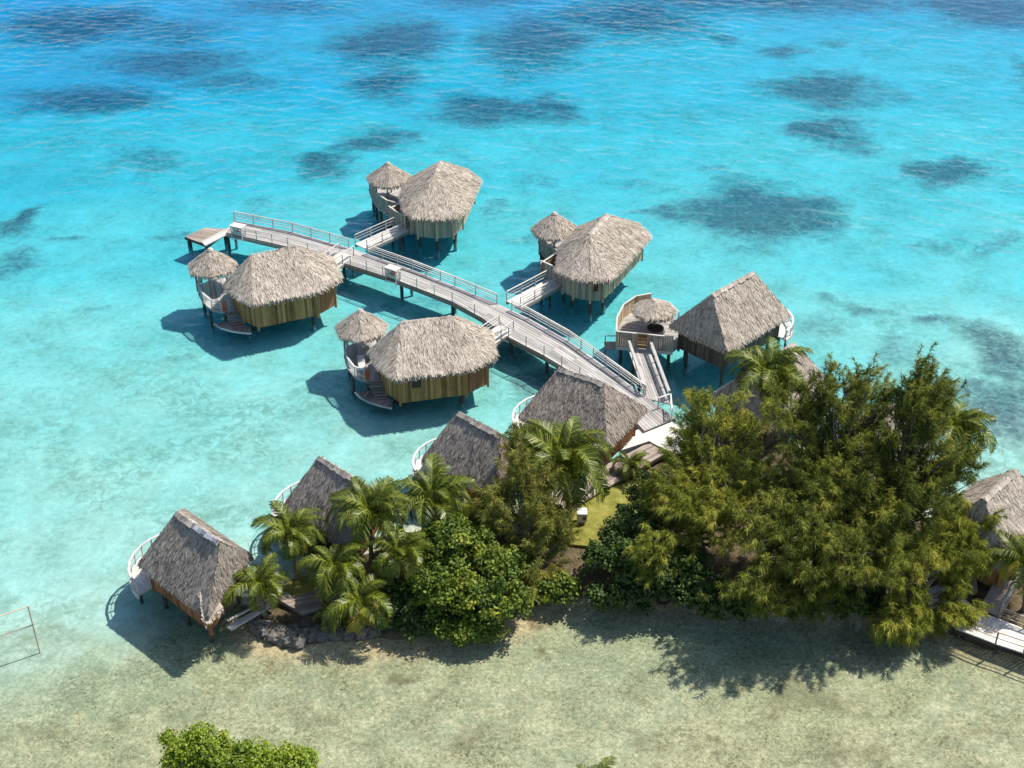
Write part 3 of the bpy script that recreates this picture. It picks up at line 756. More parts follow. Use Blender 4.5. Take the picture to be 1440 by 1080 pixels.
def near_hut(org, ang, label, seed, zf=1.3):
    """the two bungalows on the near side of the pier are one design, turned"""
    ca, sa = math.cos(ang), math.sin(ang)
    T = lambda x, y: (org[0] + x * ca - y * sa, org[1] + x * sa + y * ca)
    r = thing('round_bungalow', Vector((org[0], org[1], 0)), label, 'bungalow', GRP)
    loc = [(-4.85, -2.3), (-3.7, -4.75), (2.75, -4.75), (5.45, -3.2), (6.0, 1.2), (3.6, 4.4), (-1.3, 4.7), (-5.2, .3)]
    eave = [T(*p) for p in loc]
    wm = ['boards', 'boards', 'boards_red', 'boards_red', 'boards', 'boards', 'boards', 'boards']  # red on the right ends: warm sun painted as a board colour
    roof, wp = hut_body(r, eave, [T(-2.3, 0), T(2.35, 0)], 4.0, 6.55, zf, seed, wm)
    # terrace on the far left with the gazebo, open rail, stair and low curved landing
    dk = [T(*p) for p in [(-2.5, 4.0), (-4.2, -.9), (-5.8, -.6), (-6.6, .3), (-7.0, 2.0), (-7.0, 4.0), (-6.5, 5.6), (-5.0, 6.3), (-3.2, 5.8)]]
    mb = MB(); poly_deck(mb, dk, 1.6, ang + R(80), .2, .2); mb.build('terrace_deck', 'deck_grey', r)
    gz = T(-5.2, 4.45); gazebo(r, gz, 2.4, 4.0, 5.85, 1.6, seed + 60)
    rl = [Vector((*T(*p), 1.6)) for p in [(-6.4, 5.5), (-6.9, 4.0), (-6.9, 2.0), (-6.5, .35), (-5.75, -.5)]]
    railing(r, rl, h=1.0, step=1.4, mat='rail_white', rails=(.3, .55, .8))
    mb = MB()
    for k in range(6):
        a = Vector((*T(-5.6 + .10 * k, -.85 - .24 * k), 1.45 - .18 * k)); b = Vector((*T(-4.5 + .10 * k, -.95 - .24 * k), 1.45 - .18 * k))
        mb.beam(a, b, .30, .06)
    st = mb.build('stair', 'deck_brown', r)
    ld = [T(*p) for p in [(-6.7, -.6), (-6.3, -1.7), (-5.6, -2.6), (-4.8, -3.3), (-3.95, -3.85), (-3.7, -2.8), (-4.2, -1.2), (-5.4, -.6)]]
    mb = MB(); poly_deck(mb, ld, .48, ang + R(60), .18, .1); l2 = mb.build('landing_deck', 'deck_brown', r)
    mb = MB()
    for a, b in zip(ld[:4], ld[1:5]): mb.beam((*a, .50), (*b, .50), .12, .14)
    mb.build('edge_beam', 'rail_grey', l2)
    add_piles(r, [Vector((*T(x, y), 0)) for x, y in [(-6.7, .5), (-6.6, 3.8), (-5.0, 5.9), (-5.5, -.4)]], 1.4, r=.16)
    return r, T, wp
h3, T3, wp3 = near_hut((-22.45, 114.35), R(24.5), 'leftmost round thatched bungalow standing below the pier end', 23)
h4, T4, wp4 = near_hut((-7.37, 101.25), R(13.5), 'round bungalow nearest the camera with long thatched roof over olive board walls', 24)
i = nearest_edge(wp4, 610, 545, 3.0); window(h4, wp4[i], wp4[(i + 1) % len(wp4)], .17, .33, 2.5, 3.4)
lounger(T4(-5.7, 1.6), R(100), 1.62, 'white lounger under the gazebo of the nearest round bungalow')
def towel(p, z, label):
    mb = MB(); x, y = p
    for k in range(6):
        a = Vector((x - .2, y, z + 1.02 - .16 * k)); mb.beam(a + Vector((0, -.05 * (k > 0), 0)), a + Vector((.4, -.05 * (k > 0), .01 * k)), .05, .17)
    tag(mb.build('beach_towel', 'red_cloth', None, loc=(x, y, z)), label, 'towel')
towel(T4(-5.55, -.75), 1.6, 'red towel hung at the stair of the nearest round bungalow')
towel(T3(-5.55, -.75), 1.6, 'dark red towel hung at the stair of the leftmost round bungalow')

# ================================================================== BEACH BUNGALOWS
GB = 'square thatched bungalows around the island'
def beach_hut(B, ang, L, D, side, ze, zr, r0, r1, zf, label, seed, balcony=True, wall='boards_red', ridge_mat='thatch_ridge', th='thatch_old', porch=False, broken=False, skew=None, bal=1.6):
    """B = roof corner nearest the island; the long side runs along ang, the short side to the right of it (side=-1) or left (+1)"""
    ux = Vector((math.cos(ang), math.sin(ang))); uy = Vector((-ux.y, ux.x)) * side if skew is None else Vector((math.cos(skew), math.sin(skew))); B = Vector(B)
    T = lambda s, t: tuple(B + ux * s + uy * t)
    eave = [T(0, 0), T(L, 0), T(L, D), T(0, D)]
    c = B + ux * L / 2 + uy * D / 2
    r = thing('beach_bungalow', Vector((c.x, c.y, 0)), label, 'bungalow', GB)
    mb = MB(); thatch(mb, thatch_facets(eave, [T(r0, D / 2), T(r1, D / 2)], ze, zr), 95, .48, .055, rs=np.random.RandomState(seed))
    roof = mb.build('roof', th, r)
    ridge_cap([Vector((*T(r0, D / 2), zr)), Vector((*T(r1 - .1, D / 2), zr))], .30, 'ridge_cap', ridge_mat, roof)
    if broken:
        ridge_cap([Vector((*T(r0 + .2, D / 2 - .12), zr + .07)), Vector((*T(r0 + 2.6, D / 2 - .12), zr + .07))], .22, 'ridge_flashing', 'zinc', roof)
    if porch:   # lifted dormer fringe over the door at the front corner
        mb = MB(); a = Vector((*T(-.15, .1), ze - .1)); rs = np.random.RandomState(seed + 9)
        P0, P1 = Vector((*T(.2, -.35), ze - .35)), Vector((*T(-.35, 1.6), ze - .35)); P2, P3 = Vector((*T(.9, 1.5), ze + .75)), Vector((*T(1.1, .5), ze + .75))
        thatch(mb, [(P1, P0, P3, P2)] if side < 0 else [(P0, P1, P2, P3)], 90, .5, .08, .2, rs); mb.build('porch_thatch', 'thatch', roof)
    wi = .7; w = [T(wi, wi), T(L - wi, wi), T(L - wi, D - wi), T(wi, D - wi)]; w = ccw(w)
    mb = MB(); mb.prism(ccw([T(wi + .06, wi + .06), T(L - wi - .06, wi + .06), T(L - wi - .06, D - wi - .06), T(wi + .06, D - wi - .06)]), zf - .28, zf, .4); mb.build('floor', 'deck_brown', r)
    for a, b in zip(w, w[1:] + w[:1]):
        mb = MB(); board_wall(mb, a, b, zf - .22, ze + .12, .26); mb.build('wall', wall, r)
    mb0 = MB(); mb0.beam((0, 0, 0), (0, 0, ze + .1 - zf + .5), .22, .22, .4); proto = None
    for p in w:
        if proto is None: proto = mb0.build('corner_post', wall, r, loc=(0, 0, 0)); o = proto
        else: o = proto.copy(); COL.objects.link(o); o.parent = r
        o.location = Vector((*p, zf - .5)) - r.location
    add_piles(r, [Vector((*T(s, t), 0)) for s in (1.3, L / 2, L - 1.3) for t in (1.2, D - 1.2)], zf - .25, r=.16, zbot=-3.2)
    if balcony:
        cx = Vector(T(L - bal, D / 2)); a0 = math.degrees(ang); rad = D / 2 + .35
        pts = arc(cx, rad, a0 - 88, a0 + 88, 12, zf)
        mb = MB(); poly_deck(mb, [(p.x, p.y) for p in pts], zf + .02, ang, .2, .16); d = mb.build('balcony_deck', 'deck_pale', r)
        mb = MB()
        for p, q in zip(pts, pts[1:]): mb.beam(p + Vector((0, 0, -.2)), q + Vector((0, 0, -.2)), .12, .4)
        mb.build('edge_beam', 'rail_grey', d)
        rp = arc(cx, rad - .05, a0 - 88, a0 + 88, 12, zf + .02)
        railing(r, rp, h=.95, rails=(.5,), step=2.4, mat='rail_white', top=(.17, .06), rw=.03)
        add_piles(r, arc(cx, rad - .5, a0 - 60, a0 + 60, 3), zf - .15, r=.12, zbot=-3.2)
    return r, T, w
LLB = Vector((-20.08, 66.79))
beach_hut(LLB, R(137.8), 7.9, 6.5, -1, 3.9, 7.35, .5, 5.35, 1.7, 'lone thatched bungalow at the left tip of the island with torn ridge flashing', 31, porch=True, broken=True, skew=R(72.6), bal=1.9)
def shift(u0, v0, u1, v1, z): return Vector(G2(u1, v1, z)) - Vector(G2(u0, v0, z))
beach_hut(LLB + shift(250, 722, 446, 643, 7.35), R(137), 7.6, 6.4, -1, 3.9, 7.35, .6, 5.3, 1.7, 'thatched bungalow behind palms, between the lone left one and the middle one', 32, skew=R(70), bal=1.9)
beach_hut(LLB + shift(250, 722, 641, 578, 7.35), R(138), 7.5, 6.2, -1, 3.9, 7.35, .8, 5.3, 1.7, 'thatched bungalow half hidden by the olive feathery tree', 33, skew=R(67), bal=1.9)
mid, TM, wM = beach_hut((7.4, 85.9), R(147), 8.2, 6.6, -1, 3.9, 7.35, 2.3, 6.5, 1.6, 'thatched bungalow beside the landward end of the pier', 34)
RB = (18.63, 100.0)
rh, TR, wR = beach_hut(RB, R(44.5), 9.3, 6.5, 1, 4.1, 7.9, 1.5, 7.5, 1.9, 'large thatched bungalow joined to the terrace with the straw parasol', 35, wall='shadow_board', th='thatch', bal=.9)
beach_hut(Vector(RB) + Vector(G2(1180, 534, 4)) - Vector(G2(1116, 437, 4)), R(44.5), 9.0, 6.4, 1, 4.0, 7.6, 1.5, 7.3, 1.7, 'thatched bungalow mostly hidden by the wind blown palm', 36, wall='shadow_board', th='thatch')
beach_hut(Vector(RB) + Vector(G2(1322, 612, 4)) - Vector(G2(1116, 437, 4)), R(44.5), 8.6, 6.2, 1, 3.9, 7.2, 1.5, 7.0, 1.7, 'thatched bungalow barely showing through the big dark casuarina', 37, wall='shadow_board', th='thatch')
beach_hut((34.1, 71.2), R(46), 7.6, 6.6, 1, 4.0, 7.7, 1.4, 6.2, 1.7, 'pale brown thatched bungalow cut by the right edge of the photo', 38, th='thatch', wall='boards')

# ---- terrace of the large bungalow
def terrace():
    zt = 1.75
    A, Bq = G(866, 486, zt), G(946, 494, zt)
    curve = [G(866, 486, zt), G(867, 466, zt), G(876, 448, zt), G(893, 436, zt), G(915, 432, zt), G(940, 438, zt), G(954, 452, zt)]
    poly = [(p.x, p.y) for p in curve] + [(G(975, 470, zt)).to_tuple()[:2], (Bq.x, Bq.y)]
    r = thing('terrace', Vector((*centroid(poly).xy, 0)), 'round fenced plank terrace with straw parasol beside the large thatched bungalow', 'terrace')
    mb = MB(); poly_deck(mb, poly, zt, R(-12), .22, .16); mb.build('deck', 'deck_grey', r)
    screen(r, [(p.x, p.y) for p in curve[:5]], zt - .1, zt + 1.45, 'boards_tan')
    d = (Bq - A).normalized()
    f = screen(r, [(A.x, A.y), ((A + (Bq - A) * .36).x, (A + (Bq - A) * .36).y)], zt - .35, zt + 1.45, 'boards_grey')
    f = screen(r, [((A + (Bq - A) * .56).x, (A + (Bq - A) * .56).y), (Bq.x, Bq.y)], zt - .35, zt + 1.45, 'boards_grey')
    g0, g1 = A + (Bq - A) * .37, A + (Bq - A) * .55
    mb = MB()
    for k in range(4):
        z = zt + .05 + .36 * k; mb.beam(g0 + Vector((0, 0, z - zt + .12)), g1 + Vector((0, 0, z - zt + .12)), .05, .30)
    g = mb.build('gate', 'boards', r)
    mb = MB()
    for x in (g0, g1): mb.beam(x + Vector((0, 0, -.1)), x + Vector((0, 0, 1.55)), .12, .12)
    mb.beam(g0 + Vector((0, 0, 1.5)), g1 + Vector((0, 0, 1.5)), .1, .12); mb.build('frame', 'boards_grey', g)
    railing(r, curve[4:], h=1.0, rails=(.35, .65), step=1.4)
    mb = MB(); mb.beam(A + Vector((0, 0, -.2)), Bq + Vector((0, 0, -.2)), .2, .3); mb.build('bearer_beam', 'rail_grey', r)
    c = centroid(poly); add_piles(r, [Vector((*p, 0)).lerp(Vector((c.x, c.y, 0)), .15) for p in poly], zt - .2, r=.16)
    s0, s1 = G(850, 486, 1.2), G(868, 486, 1.2)
    mb = MB(); mb.beam(s0, s1, 1.3, .1); st = mb.build('step_deck', 'deck_brown', r)
    mb = MB()
    for y in (-.55, .55): mb.beam(s0 + Vector((.1, y, -1.4)), s0 + Vector((.1, y, .75)), .08, .08); mb.beam(s0 + Vector((.1, y, .7)), s1 + Vector((0, y, .7)), .06, .06)
    mb.build('step_rail', 'deck_brown', st)
    # parasol and table
    pc = G(918, 462, zt)
    q = thing('straw_parasol', pc, 'round straw parasol shading the fenced terrace', 'parasol')
    conical_roof((pc.x, pc.y), 1.95, zt + 2.0, zt + 3.0, 12, 'canopy', q, 'thatch', 77, 0, 80, .45)
    mb = MB(); mb.tube([pc, pc + Vector((0, 0, 2.9))], .07, 8, .5); mb.build('pole', 'deck_brown', q)
    tc = G(921, 471, zt)
    q = thing('round_table', tc, 'round dark table in front of the straw parasol', 'table')
    mb = MB(); mb.tube([tc + Vector((0, 0, .70)), tc + Vector((0, 0, .78))], .78, 24, .3); mb.build('tabletop', 'dark_wood', q)
    mb = MB(); mb.tube([tc, tc + Vector((0, 0, .12)), tc + Vector((0, 0, .7))], [.32, .09, .09], 10, .3); mb.build('pedestal', 'deck_brown', q)
    # link ramp from the pier
    l0, l1, r0, r1 = G(907, 560, ZD), G(884, 492, zt - .05), G(942, 568, ZD), G(914, 492, zt - .05)
    q = thing('ramp_bridge', ((l0 + r1) / 2).xy.to_3d(), 'grey plank ramp with board side rails from the pier to the fenced terrace', 'footbridge')
    mb = MB(); plank_deck(mb, [l0, l1], [r0, r1], 1.66, .1, 9, 2.5); mb.build('deck', 'deck_grey', q)
    for a, b in ((l0, l1), (r0, r1)):
        mb = MB(); up = Vector((0, 0, 1))
        mb.beam(a.lerp(b, .06) + up * .95, b + up * .95, .22, .07); mb.beam(a.lerp(b, .06) + up * .55, b + up * .55, .06, .14)
        ra = mb.build('railing', 'rail_grey', q)
        posts_from(ra, [a.lerp(b, t) for t in (.08, .3, .53, .76, .98)], [1.66] * 5, .95, .09, 'rail_grey')
    add_piles(q, [l0.lerp(l1, .5) + Vector((.3, 0, 0)), r0.lerp(r1, .5) - Vector((.3, 0, 0)), l0.lerp(l1, .9) + Vector((.3, 0, 0)), r0.lerp(r1, .9) - Vector((.3, 0, 0))], 1.5, r=.15)
    # gate rail where the pier meets the land
    b0, b1, b2 = G(925, 575, ZD), G(942, 569, ZD), G(944, 590, ZD)
    q = thing('rail_barrier', b0, 'white barrier rail at the corner of ramp and pier', 'railing')
    railing(q, [b0, b1, b2], h=1.1, rails=(.3, .55, .8), step=1.2, mat='rail_white', name='barrier_rail')
terrace()

# ---- plank terrace, concrete slab, walkways on the island
def flat(name, label, cat, pts, z, mat, ang, th=.2, parent=None, bw=.24, kind=None):
    poly = [G2(u, v, z) for u, v in pts]; c = centroid(poly)
    r = thing(name, Vector((c.x, c.y, 0)), label, cat)
    mb = MB(); poly_deck(mb, poly, z, ang, bw, .1); mb.build('deck', mat, r)
    mb = MB(); ins = ccw(inset(ccw(poly), .08)); mb.prism(ins, z - th - .25, z - .11, .5); mb.build('bearer_beam', 'deck_brown', r)
    return r
a_ = Vector(G2(905, 640, 1.2)) - Vector(G2(790, 702, 1.2)); ang_ = math.atan2(a_.y, a_.x)
flat('plank_terrace', 'weathered plank terrace leading from the white slab past the tall palm', 'terrace', [(760, 700), (913, 622), (938, 636), (803, 716), (775, 732)], 1.3, 'deck_brown', ang_)
poly = [G2(u, v, 1.42) for u, v in [(874, 632), (893, 612), (936, 590), (952, 612), (960, 640), (935, 634), (912, 622), (884, 637)]]
mb = MB(); mb.prism(ccw([G2(u, v, 1.42) for u, v in [(874, 633), (892, 606), (938, 588), (960, 606), (962, 640), (936, 633), (913, 620)]]), .3, 1.42, .5)
tag(mb.build('concrete_slab', 'concrete'), 'bright white concrete landing where the pier meets the island', 'slab', None, 'structure')
b_ = Vector(G2(480, 835, .9)) - Vector(G2(400, 850, .9))
flat('plank_walkway', 'low dark plank walkway under palms at the left of the island', 'walkway', [(382, 837), (424, 862), (456, 852), (520, 842), (520, 815), (480, 815), (418, 829)], 1.0, 'deck_brown', math.atan2(b_.y, b_.x))
q = thing('gang_rail', G(360, 860, 1.6), 'grey handrail sloping from the lone bungalow to the island', 'handrail')
mb = MB(); mb.beam(G(320, 873, 2.1), G(385, 838, 1.7), .14, .10); mb.beam(G(322, 884, 1.5), G(387, 846, 1.2), .5, .10); mb.build('gangway', 'rail_grey', q)
# right boardwalk
def boardwalk():
    zb = 1.15
    near = [G(1288, 838, zb), G(1345, 884, zb), G(1400, 905, zb), G(1520, 945, zb)]; far = [G(1322, 820, zb), G(1385, 862, zb), G(1440, 884, zb), G(1560, 926, zb)]
    r = thing('boardwalk', near[1].xy.to_3d(), 'sunlit pale boardwalk with thin rails at the lower right', 'boardwalk')
    mb = MB()
    for i in range(3):
        n = max(1, int((near[i + 1] - near[i]).length / .25))
        for k in range(n):
            c = [near[i].lerp(near[i + 1], k / n), near[i].lerp(near[i + 1], (k + .95) / n), far[i].lerp(far[i + 1], (k + .95) / n), far[i].lerp(far[i + 1], k / n)]
            mb.quadbox([p + Vector((0, 0, -.1)) for p in c] + [p for p in c])
    mb.build('deck', 'deck_pale', r)
    mb = MB()
    for P in (near, far):
        for a, b in zip(P, P[1:]): mb.beam(a + Vector((0, 0, -.25)), b + Vector((0, 0, -.25)), .12, .28)
    mb.build('bearer_beam', 'dark_wood', r)
    railing(r, near[1:], h=1.0, rails=(.5,), step=1.8, mat='deck_brown', top=(.08, .05), rw=.04)
    railing(r, [far[1].lerp(far[2], .35), far[2], far[3]], h=1.0, rails=(.3, .55, .8), step=1.8, mat='deck_brown', top=(.1, .06))
    add_piles(r, [p.lerp(f, t) for p, f in zip(near, far) for t in (.15, .85)], zb - .3, r=.12, zbot=-1.5)
    q = thing('stair_ramp', G(1408, 835, 1.3), 'shaded ramp with a single grey handrail climbing to the right bungalow', 'ramp')
    a0, b0 = G(1392, 862, 1.2), G(1418, 815, 2.0); mb = MB(); mb.beam(a0, b0, 1.5, .1); mb.build('deck', 'deck_brown', q)
    s = Vector((.75, 0, .9)); mb = MB(); mb.beam(a0 + s, b0 + s, .12, .08); mb.beam(a0 + s - Vector((0, 0, .9)), a0 + s, .1, .1); mb.beam(b0 + s - Vector((0, 0, .9)), b0 + s, .1, .1); mb.build('handrail', 'rail_grey', q)
boardwalk()

# ---- goal frame in the shallows
def goal():
    b0 = G(57, 921, -.6); h = (921 - 841) / 17.6 * .98
    top = b0 + Vector((0, 0, 4.45)); b1 = G(-10, 945, -.6); t1 = b1 + Vector((0, 0, 4.45))
    r = thing('goal_frame', b0, 'rusty white pipe frame standing in the shallows at the left edge', 'pipe frame')
    for a, b in ((b0, top), (b1, t1)):
        mb = MB(); mb.tube([a, b], .05, 8, .45); mb.build('post', 'pole_rust', r)
    for z in (4.40, 2.75):
        mb = MB(); mb.tube([b0 + Vector((0, 0, z)), b1 + Vector((0, 0, z))], .042, 8, .7); mb.build('crossbar', 'pole_rust', r)
goal()
# ---- white meter box on the lawn
p = G(818, 734, 1.02)
q = thing('utility_box', p, 'small white utility box standing on the lawn', 'utility box')
mb = MB(); mb.quadbox([p + Vector(c) for c in ((-.38, -.35, .3), (.38, -.35, .3), (.38, .35, .3), (-.38, .35, .3), (-.38, -.35, 1.0), (.38, -.35, 1.0), (.38, .35, 1.1), (-.38, .35, 1.1))]); mb.build('box', 'white_paint', q)
mb = MB(); mb.quadbox([p + Vector(c) for c in ((.05, -.39, .45), (.28, -.39, .45), (.28, -.35, .45), (.05, -.35, .45), (.05, -.39, .75), (.28, -.39, .75), (.28, -.35, .75), (.05, -.35, .75))]); mb.build('door', 'boards_red', q)
mb = MB(); mb.quadbox([p + Vector(c) for c in ((-.3, -.2, 0), (.3, -.2, 0), (.3, .2, 0), (-.3, .2, 0), (-.3, -.2, .32), (.3, -.2, .32), (.3, .2, .32), (-.3, .2, .32))]); mb.build('plinth', 'concrete', q)

# ---- shoreline rocks
def rock(p, s, seed, label):
    rs = random.Random(seed); n1, n2 = 12, 8; V = []; 
    ph = [rs.uniform(0, 6) for _ in range(8)]; ax = (s * rs.uniform(.8, 1.3), s * rs.uniform(.7, 1.0), s * rs.uniform(.55, .8))
    mb = MB(); g = []
    for j in range(n2 + 1):
        row = []
        for i in range(n1):
            a = 2 * math.pi * i / n1; b = math.pi * j / n2 - math.pi / 2
            k = 1 + .18 * math.sin(2 * a + ph[0]) * math.cos(b * 2 + ph[1]) + .13 * math.sin(3 * a + ph[2] + b * 3) + .09 * math.sin(5 * a + ph[3] - 4 * b)
            row.append(Vector(p) + Vector((ax[0] * k * math.cos(b) * math.cos(a), ax[1] * k * math.cos(b) * math.sin(a), ax[2] * k * math.sin(b))))
        g.append(row)
    for j in range(n2):
        for i in range(n1): mb.face([g[j][i], g[j][(i + 1) % n1], g[j + 1][(i + 1) % n1], g[j + 1][i]], .5)
    tag(mb.build('shore_rock', 'rock', None, False, loc=p), label, 'rock', 'rocks edging the left end of the island')
ROCKS = [(346, 858, .55), (353, 868, .6), (361, 878, .7), (372, 886, .85), (388, 892, .9), (404, 897, .95), (420, 899, .8), (436, 893, .75), (450, 890, .9), (468, 889, .95), (486, 890, .9), (504, 889, .85), (522, 888, .8), (412, 886, .6), (430, 880, .5)]
for k, (u, v, s) in enumerate(ROCKS):
    rock(G(u, v, .3), s, 100 + k, 'dark weathered rock in the row edging the left end of the island')

# ================================================================== VEGETATION
def blades(P, D, ln, w, rs, droop=.35, seg=2):
    """thin bent leaf blades: P base points, D unit directions"""
    N = len(P)
    side = np.cross(D, rs.normal(size=(N, 3))); side /= np.linalg.norm(side, axis=1)[:, None] + 1e-9
    mid = P + D * (ln * .5)[:, None]; tip = P + D * ln[:, None]; tip[:, 2] -= ln * droop; mid[:, 2] -= ln * droop * .22
    V = np.empty((N, 5, 3)); hw = (w * .5)[:, None]
    V[:, 0] = P - side * hw * .7; V[:, 1] = P + side * hw * .7; V[:, 2] = mid - side * hw; V[:, 3] = mid + side * hw; V[:, 4] = tip
    b = np.arange(N)[:, None] * 5
    return V.reshape(-1, 3), [b + np.array([0, 1, 3, 2]), b + np.array([2, 3, 4])]
def unit(a): return a / (np.linalg.norm(a, axis=-1, keepdims=True) + 1e-9)
def curve_pts(a, b, sag, n=6, rs=None, wob=.0):
    a = np.array(a, float); b = np.array(b, float); out = []
    for k in range(n + 1):
        t = k / n; p = a * (1 - t) + b * t; p[2] += sag * 4 * t * (1 - t)
        if rs is not None and 0 < k < n: p = p + rs.normal(0, wob, 3)
        out.append(p)
    return out

def casuarina(base, top, blobs, label, seed, mat, plumes=420, nb=64, lean=None, wind=(-.15, -.05), size=1.0):
    """feathery ironwood: blobs = list of (centre, (rx, ry, rz), weight) that the limbs reach into"""
    rs = np.random.RandomState(seed)
    base = np.array(base, float); top = np.array(top, float)
    r = thing('casuarina_tree', Vector(base), label, 'tree', 'feathery casuarina trees on the island')
    tk = MB(); H = top[2] - base[2]
    top = base + (top - base) * .92; H = top[2] - base[2]; stem = curve_pts(base, top, 0, 8, rs, .25)
    tk.tube(stem, [.30 * (1 - .93 * k / 8) + .012 for k in range(9)], 8, .5)
    W = np.array([b[2] for b in blobs], float); W /= W.sum()
    PP, DD, TT = [], [], []
    wv = np.array([wind[0], wind[1], 0])
    plumes = int(plumes * 1.3); nl = int(plumes / 9)
    for _ in range(nl):
        c, rad, _w = blobs[rs.choice(len(blobs), p=W)]
        d = unit(rs.normal(size=3)); rr = rs.rand() ** .45
        tgt = np.array(c) + d * np.array(rad) * rr
        t0 = np.clip((tgt[2] - base[2]) / H * .75 - .12, .12, .92); k = t0 * 8; i = int(k)
        st = stem[i] * (1 - (k - i)) + stem[min(i + 1, 8)] * (k - i)
        L = np.linalg.norm(tgt - st)
        pts = curve_pts(st, tgt, -.06 * L * rs.rand(), 5, rs, .05 * min(L, 3))
        r0 = .035 + .014 * L
        tk.tube(pts, [r0 * (1 - .8 * j / 5) for j in range(6)], 5, rs.rand(), False)
        out = unit(tgt - st)
        lt = rs.rand()
        for j in range(9):
            s = .55 + .5 * (j + rs.rand()) / 9; q = pts[min(5, int(s * 5))] + rs.normal(0, .16 + .035 * L, 3) * size
            if j < 3: q = tgt + rs.normal(0, .2, 3)
            PP.append(q); DD.append(unit(out * .9 + rs.normal(0, .38, 3) + wv + np.array([0, 0, .3]))); TT.append(np.clip(lt + rs.normal(0, .12), 0, 1))
    PP = np.array(PP); DD = np.array(DD); n = len(PP)
    tk.build('trunk', 'bark', r, True)
    # each plume: a short twig hung with needles
    tone = np.repeat(np.array(TT), nb)
    tw = np.repeat(PP, nb, 0); td = np.repeat(DD, nb, 0); s = rs.rand(n * nb)
    plen = np.repeat(.55 + .65 * rs.rand(n), nb) * size
    base_p = tw + td * (s * plen)[:, None] + np.array([0, 0, -1.0]) * (.22 * (s * plen) ** 2)[:, None]
    nd = unit(td * .85 + rs.normal(0, .48, (n * nb, 3)) + wv * .8 + np.array([0, 0, -.10]))
    ln = (.30 + .36 * rs.rand(n * nb)) * size
    V, F = blades(base_p, nd, ln, (.024 + .016 * rs.rand(n * nb)) * size, rs, .45)
    rn = np.clip(tone * .5 + .5 * rs.rand(n * nb), 0, 1)
    mb = MB(); mb.arrays(V, F, np.concatenate([rn, rn])); mb.build('crown', mat, r)
    return r

def leafy(base, blobs, label, seed, mat, clumps=160, per=42, leaf=.24, name='broadleaf_tree', group='round leaved trees on the island', cl=.5, cat='tree'):
    rs = np.random.RandomState(seed); base = np.array(base, float)
    r = thing(name, Vector(base), label, cat, group)
    tk = MB(); W = np.array([b[2] for b in blobs], float); W /= W.sum()
    C = []; cen = sum(np.array(b[0]) * w for b, w in zip(blobs, W)); fork = base + (cen - base) * .35
    tk.tube(curve_pts(base, fork, 0, 3, rs, .06), [.24, .21, .18, .15], 8, .5)
    for k in range(clumps):
        c, rad, _w = blobs[rs.choice(len(blobs), p=W)]
        d = unit(rs.normal(size=3)); d[2] = d[2] if d[2] > -.35 else -d[2]
        tgt = np.array(c) + d * np.array(rad) * (.5 + .65 * rs.rand() ** .8)
        if tgt[2] < base[2] + .15: tgt[2] = base[2] + .15 + rs.rand() * .4
        C.append(tgt)
        if k % 3 == 0: tk.tube(curve_pts(fork, tgt, .25, 4, rs, .1), [.085, .07, .05, .035, .02], 5, rs.rand(), False)
    tk.build('trunk', 'bark', r, True)
    C = np.array(C); n = len(C) * per
    off = rs.normal(size=(n, 3)); off = unit(off) * (rs.rand(n) ** .4)[:, None] * cl * np.array([1.1, 1.1, .75])
    P = np.repeat(C, per, 0) + off * np.repeat(.7 + .7 * rs.rand(len(C)), per)[:, None]
    nrm = unit(unit(off) * .6 + np.array([0, 0, .55]) + rs.normal(0, .45, (n, 3)))
    t = unit(np.cross(nrm, rs.normal(size=(n, 3)))); b = np.cross(nrm, t)
    L = leaf * (.65 + .7 * rs.rand(n)); w = L * (.34 + .12 * rs.rand(n))
    V = np.empty((n, 6, 3)); l_ = L[:, None]; w_ = w[:, None]
    V[:, 0] = P - t * l_ * .5; V[:, 1] = P - t * l_ * .12 + b * w_ + nrm * l_ * .06; V[:, 2] = P + t * l_ * .28 + b * w_ * .8 + nrm * l_ * .05
    V[:, 3] = P + t * l_ * .55 - nrm * l_ * .08; V[:, 4] = P + t * l_ * .28 - b * w_ * .8 + nrm * l_ * .05; V[:, 5] = P - t * l_ * .12 - b * w_ + nrm * l_ * .06
    rn = np.clip(.45 * np.repeat(rs.rand(len(C)), per) + .55 * rs.rand(n), 0, 1)
    mb = MB(); mb.arrays(V.reshape(-1, 3), [np.arange(n * 6).reshape(n, 6)], rn); mb.build('crown', mat, r)
    return r

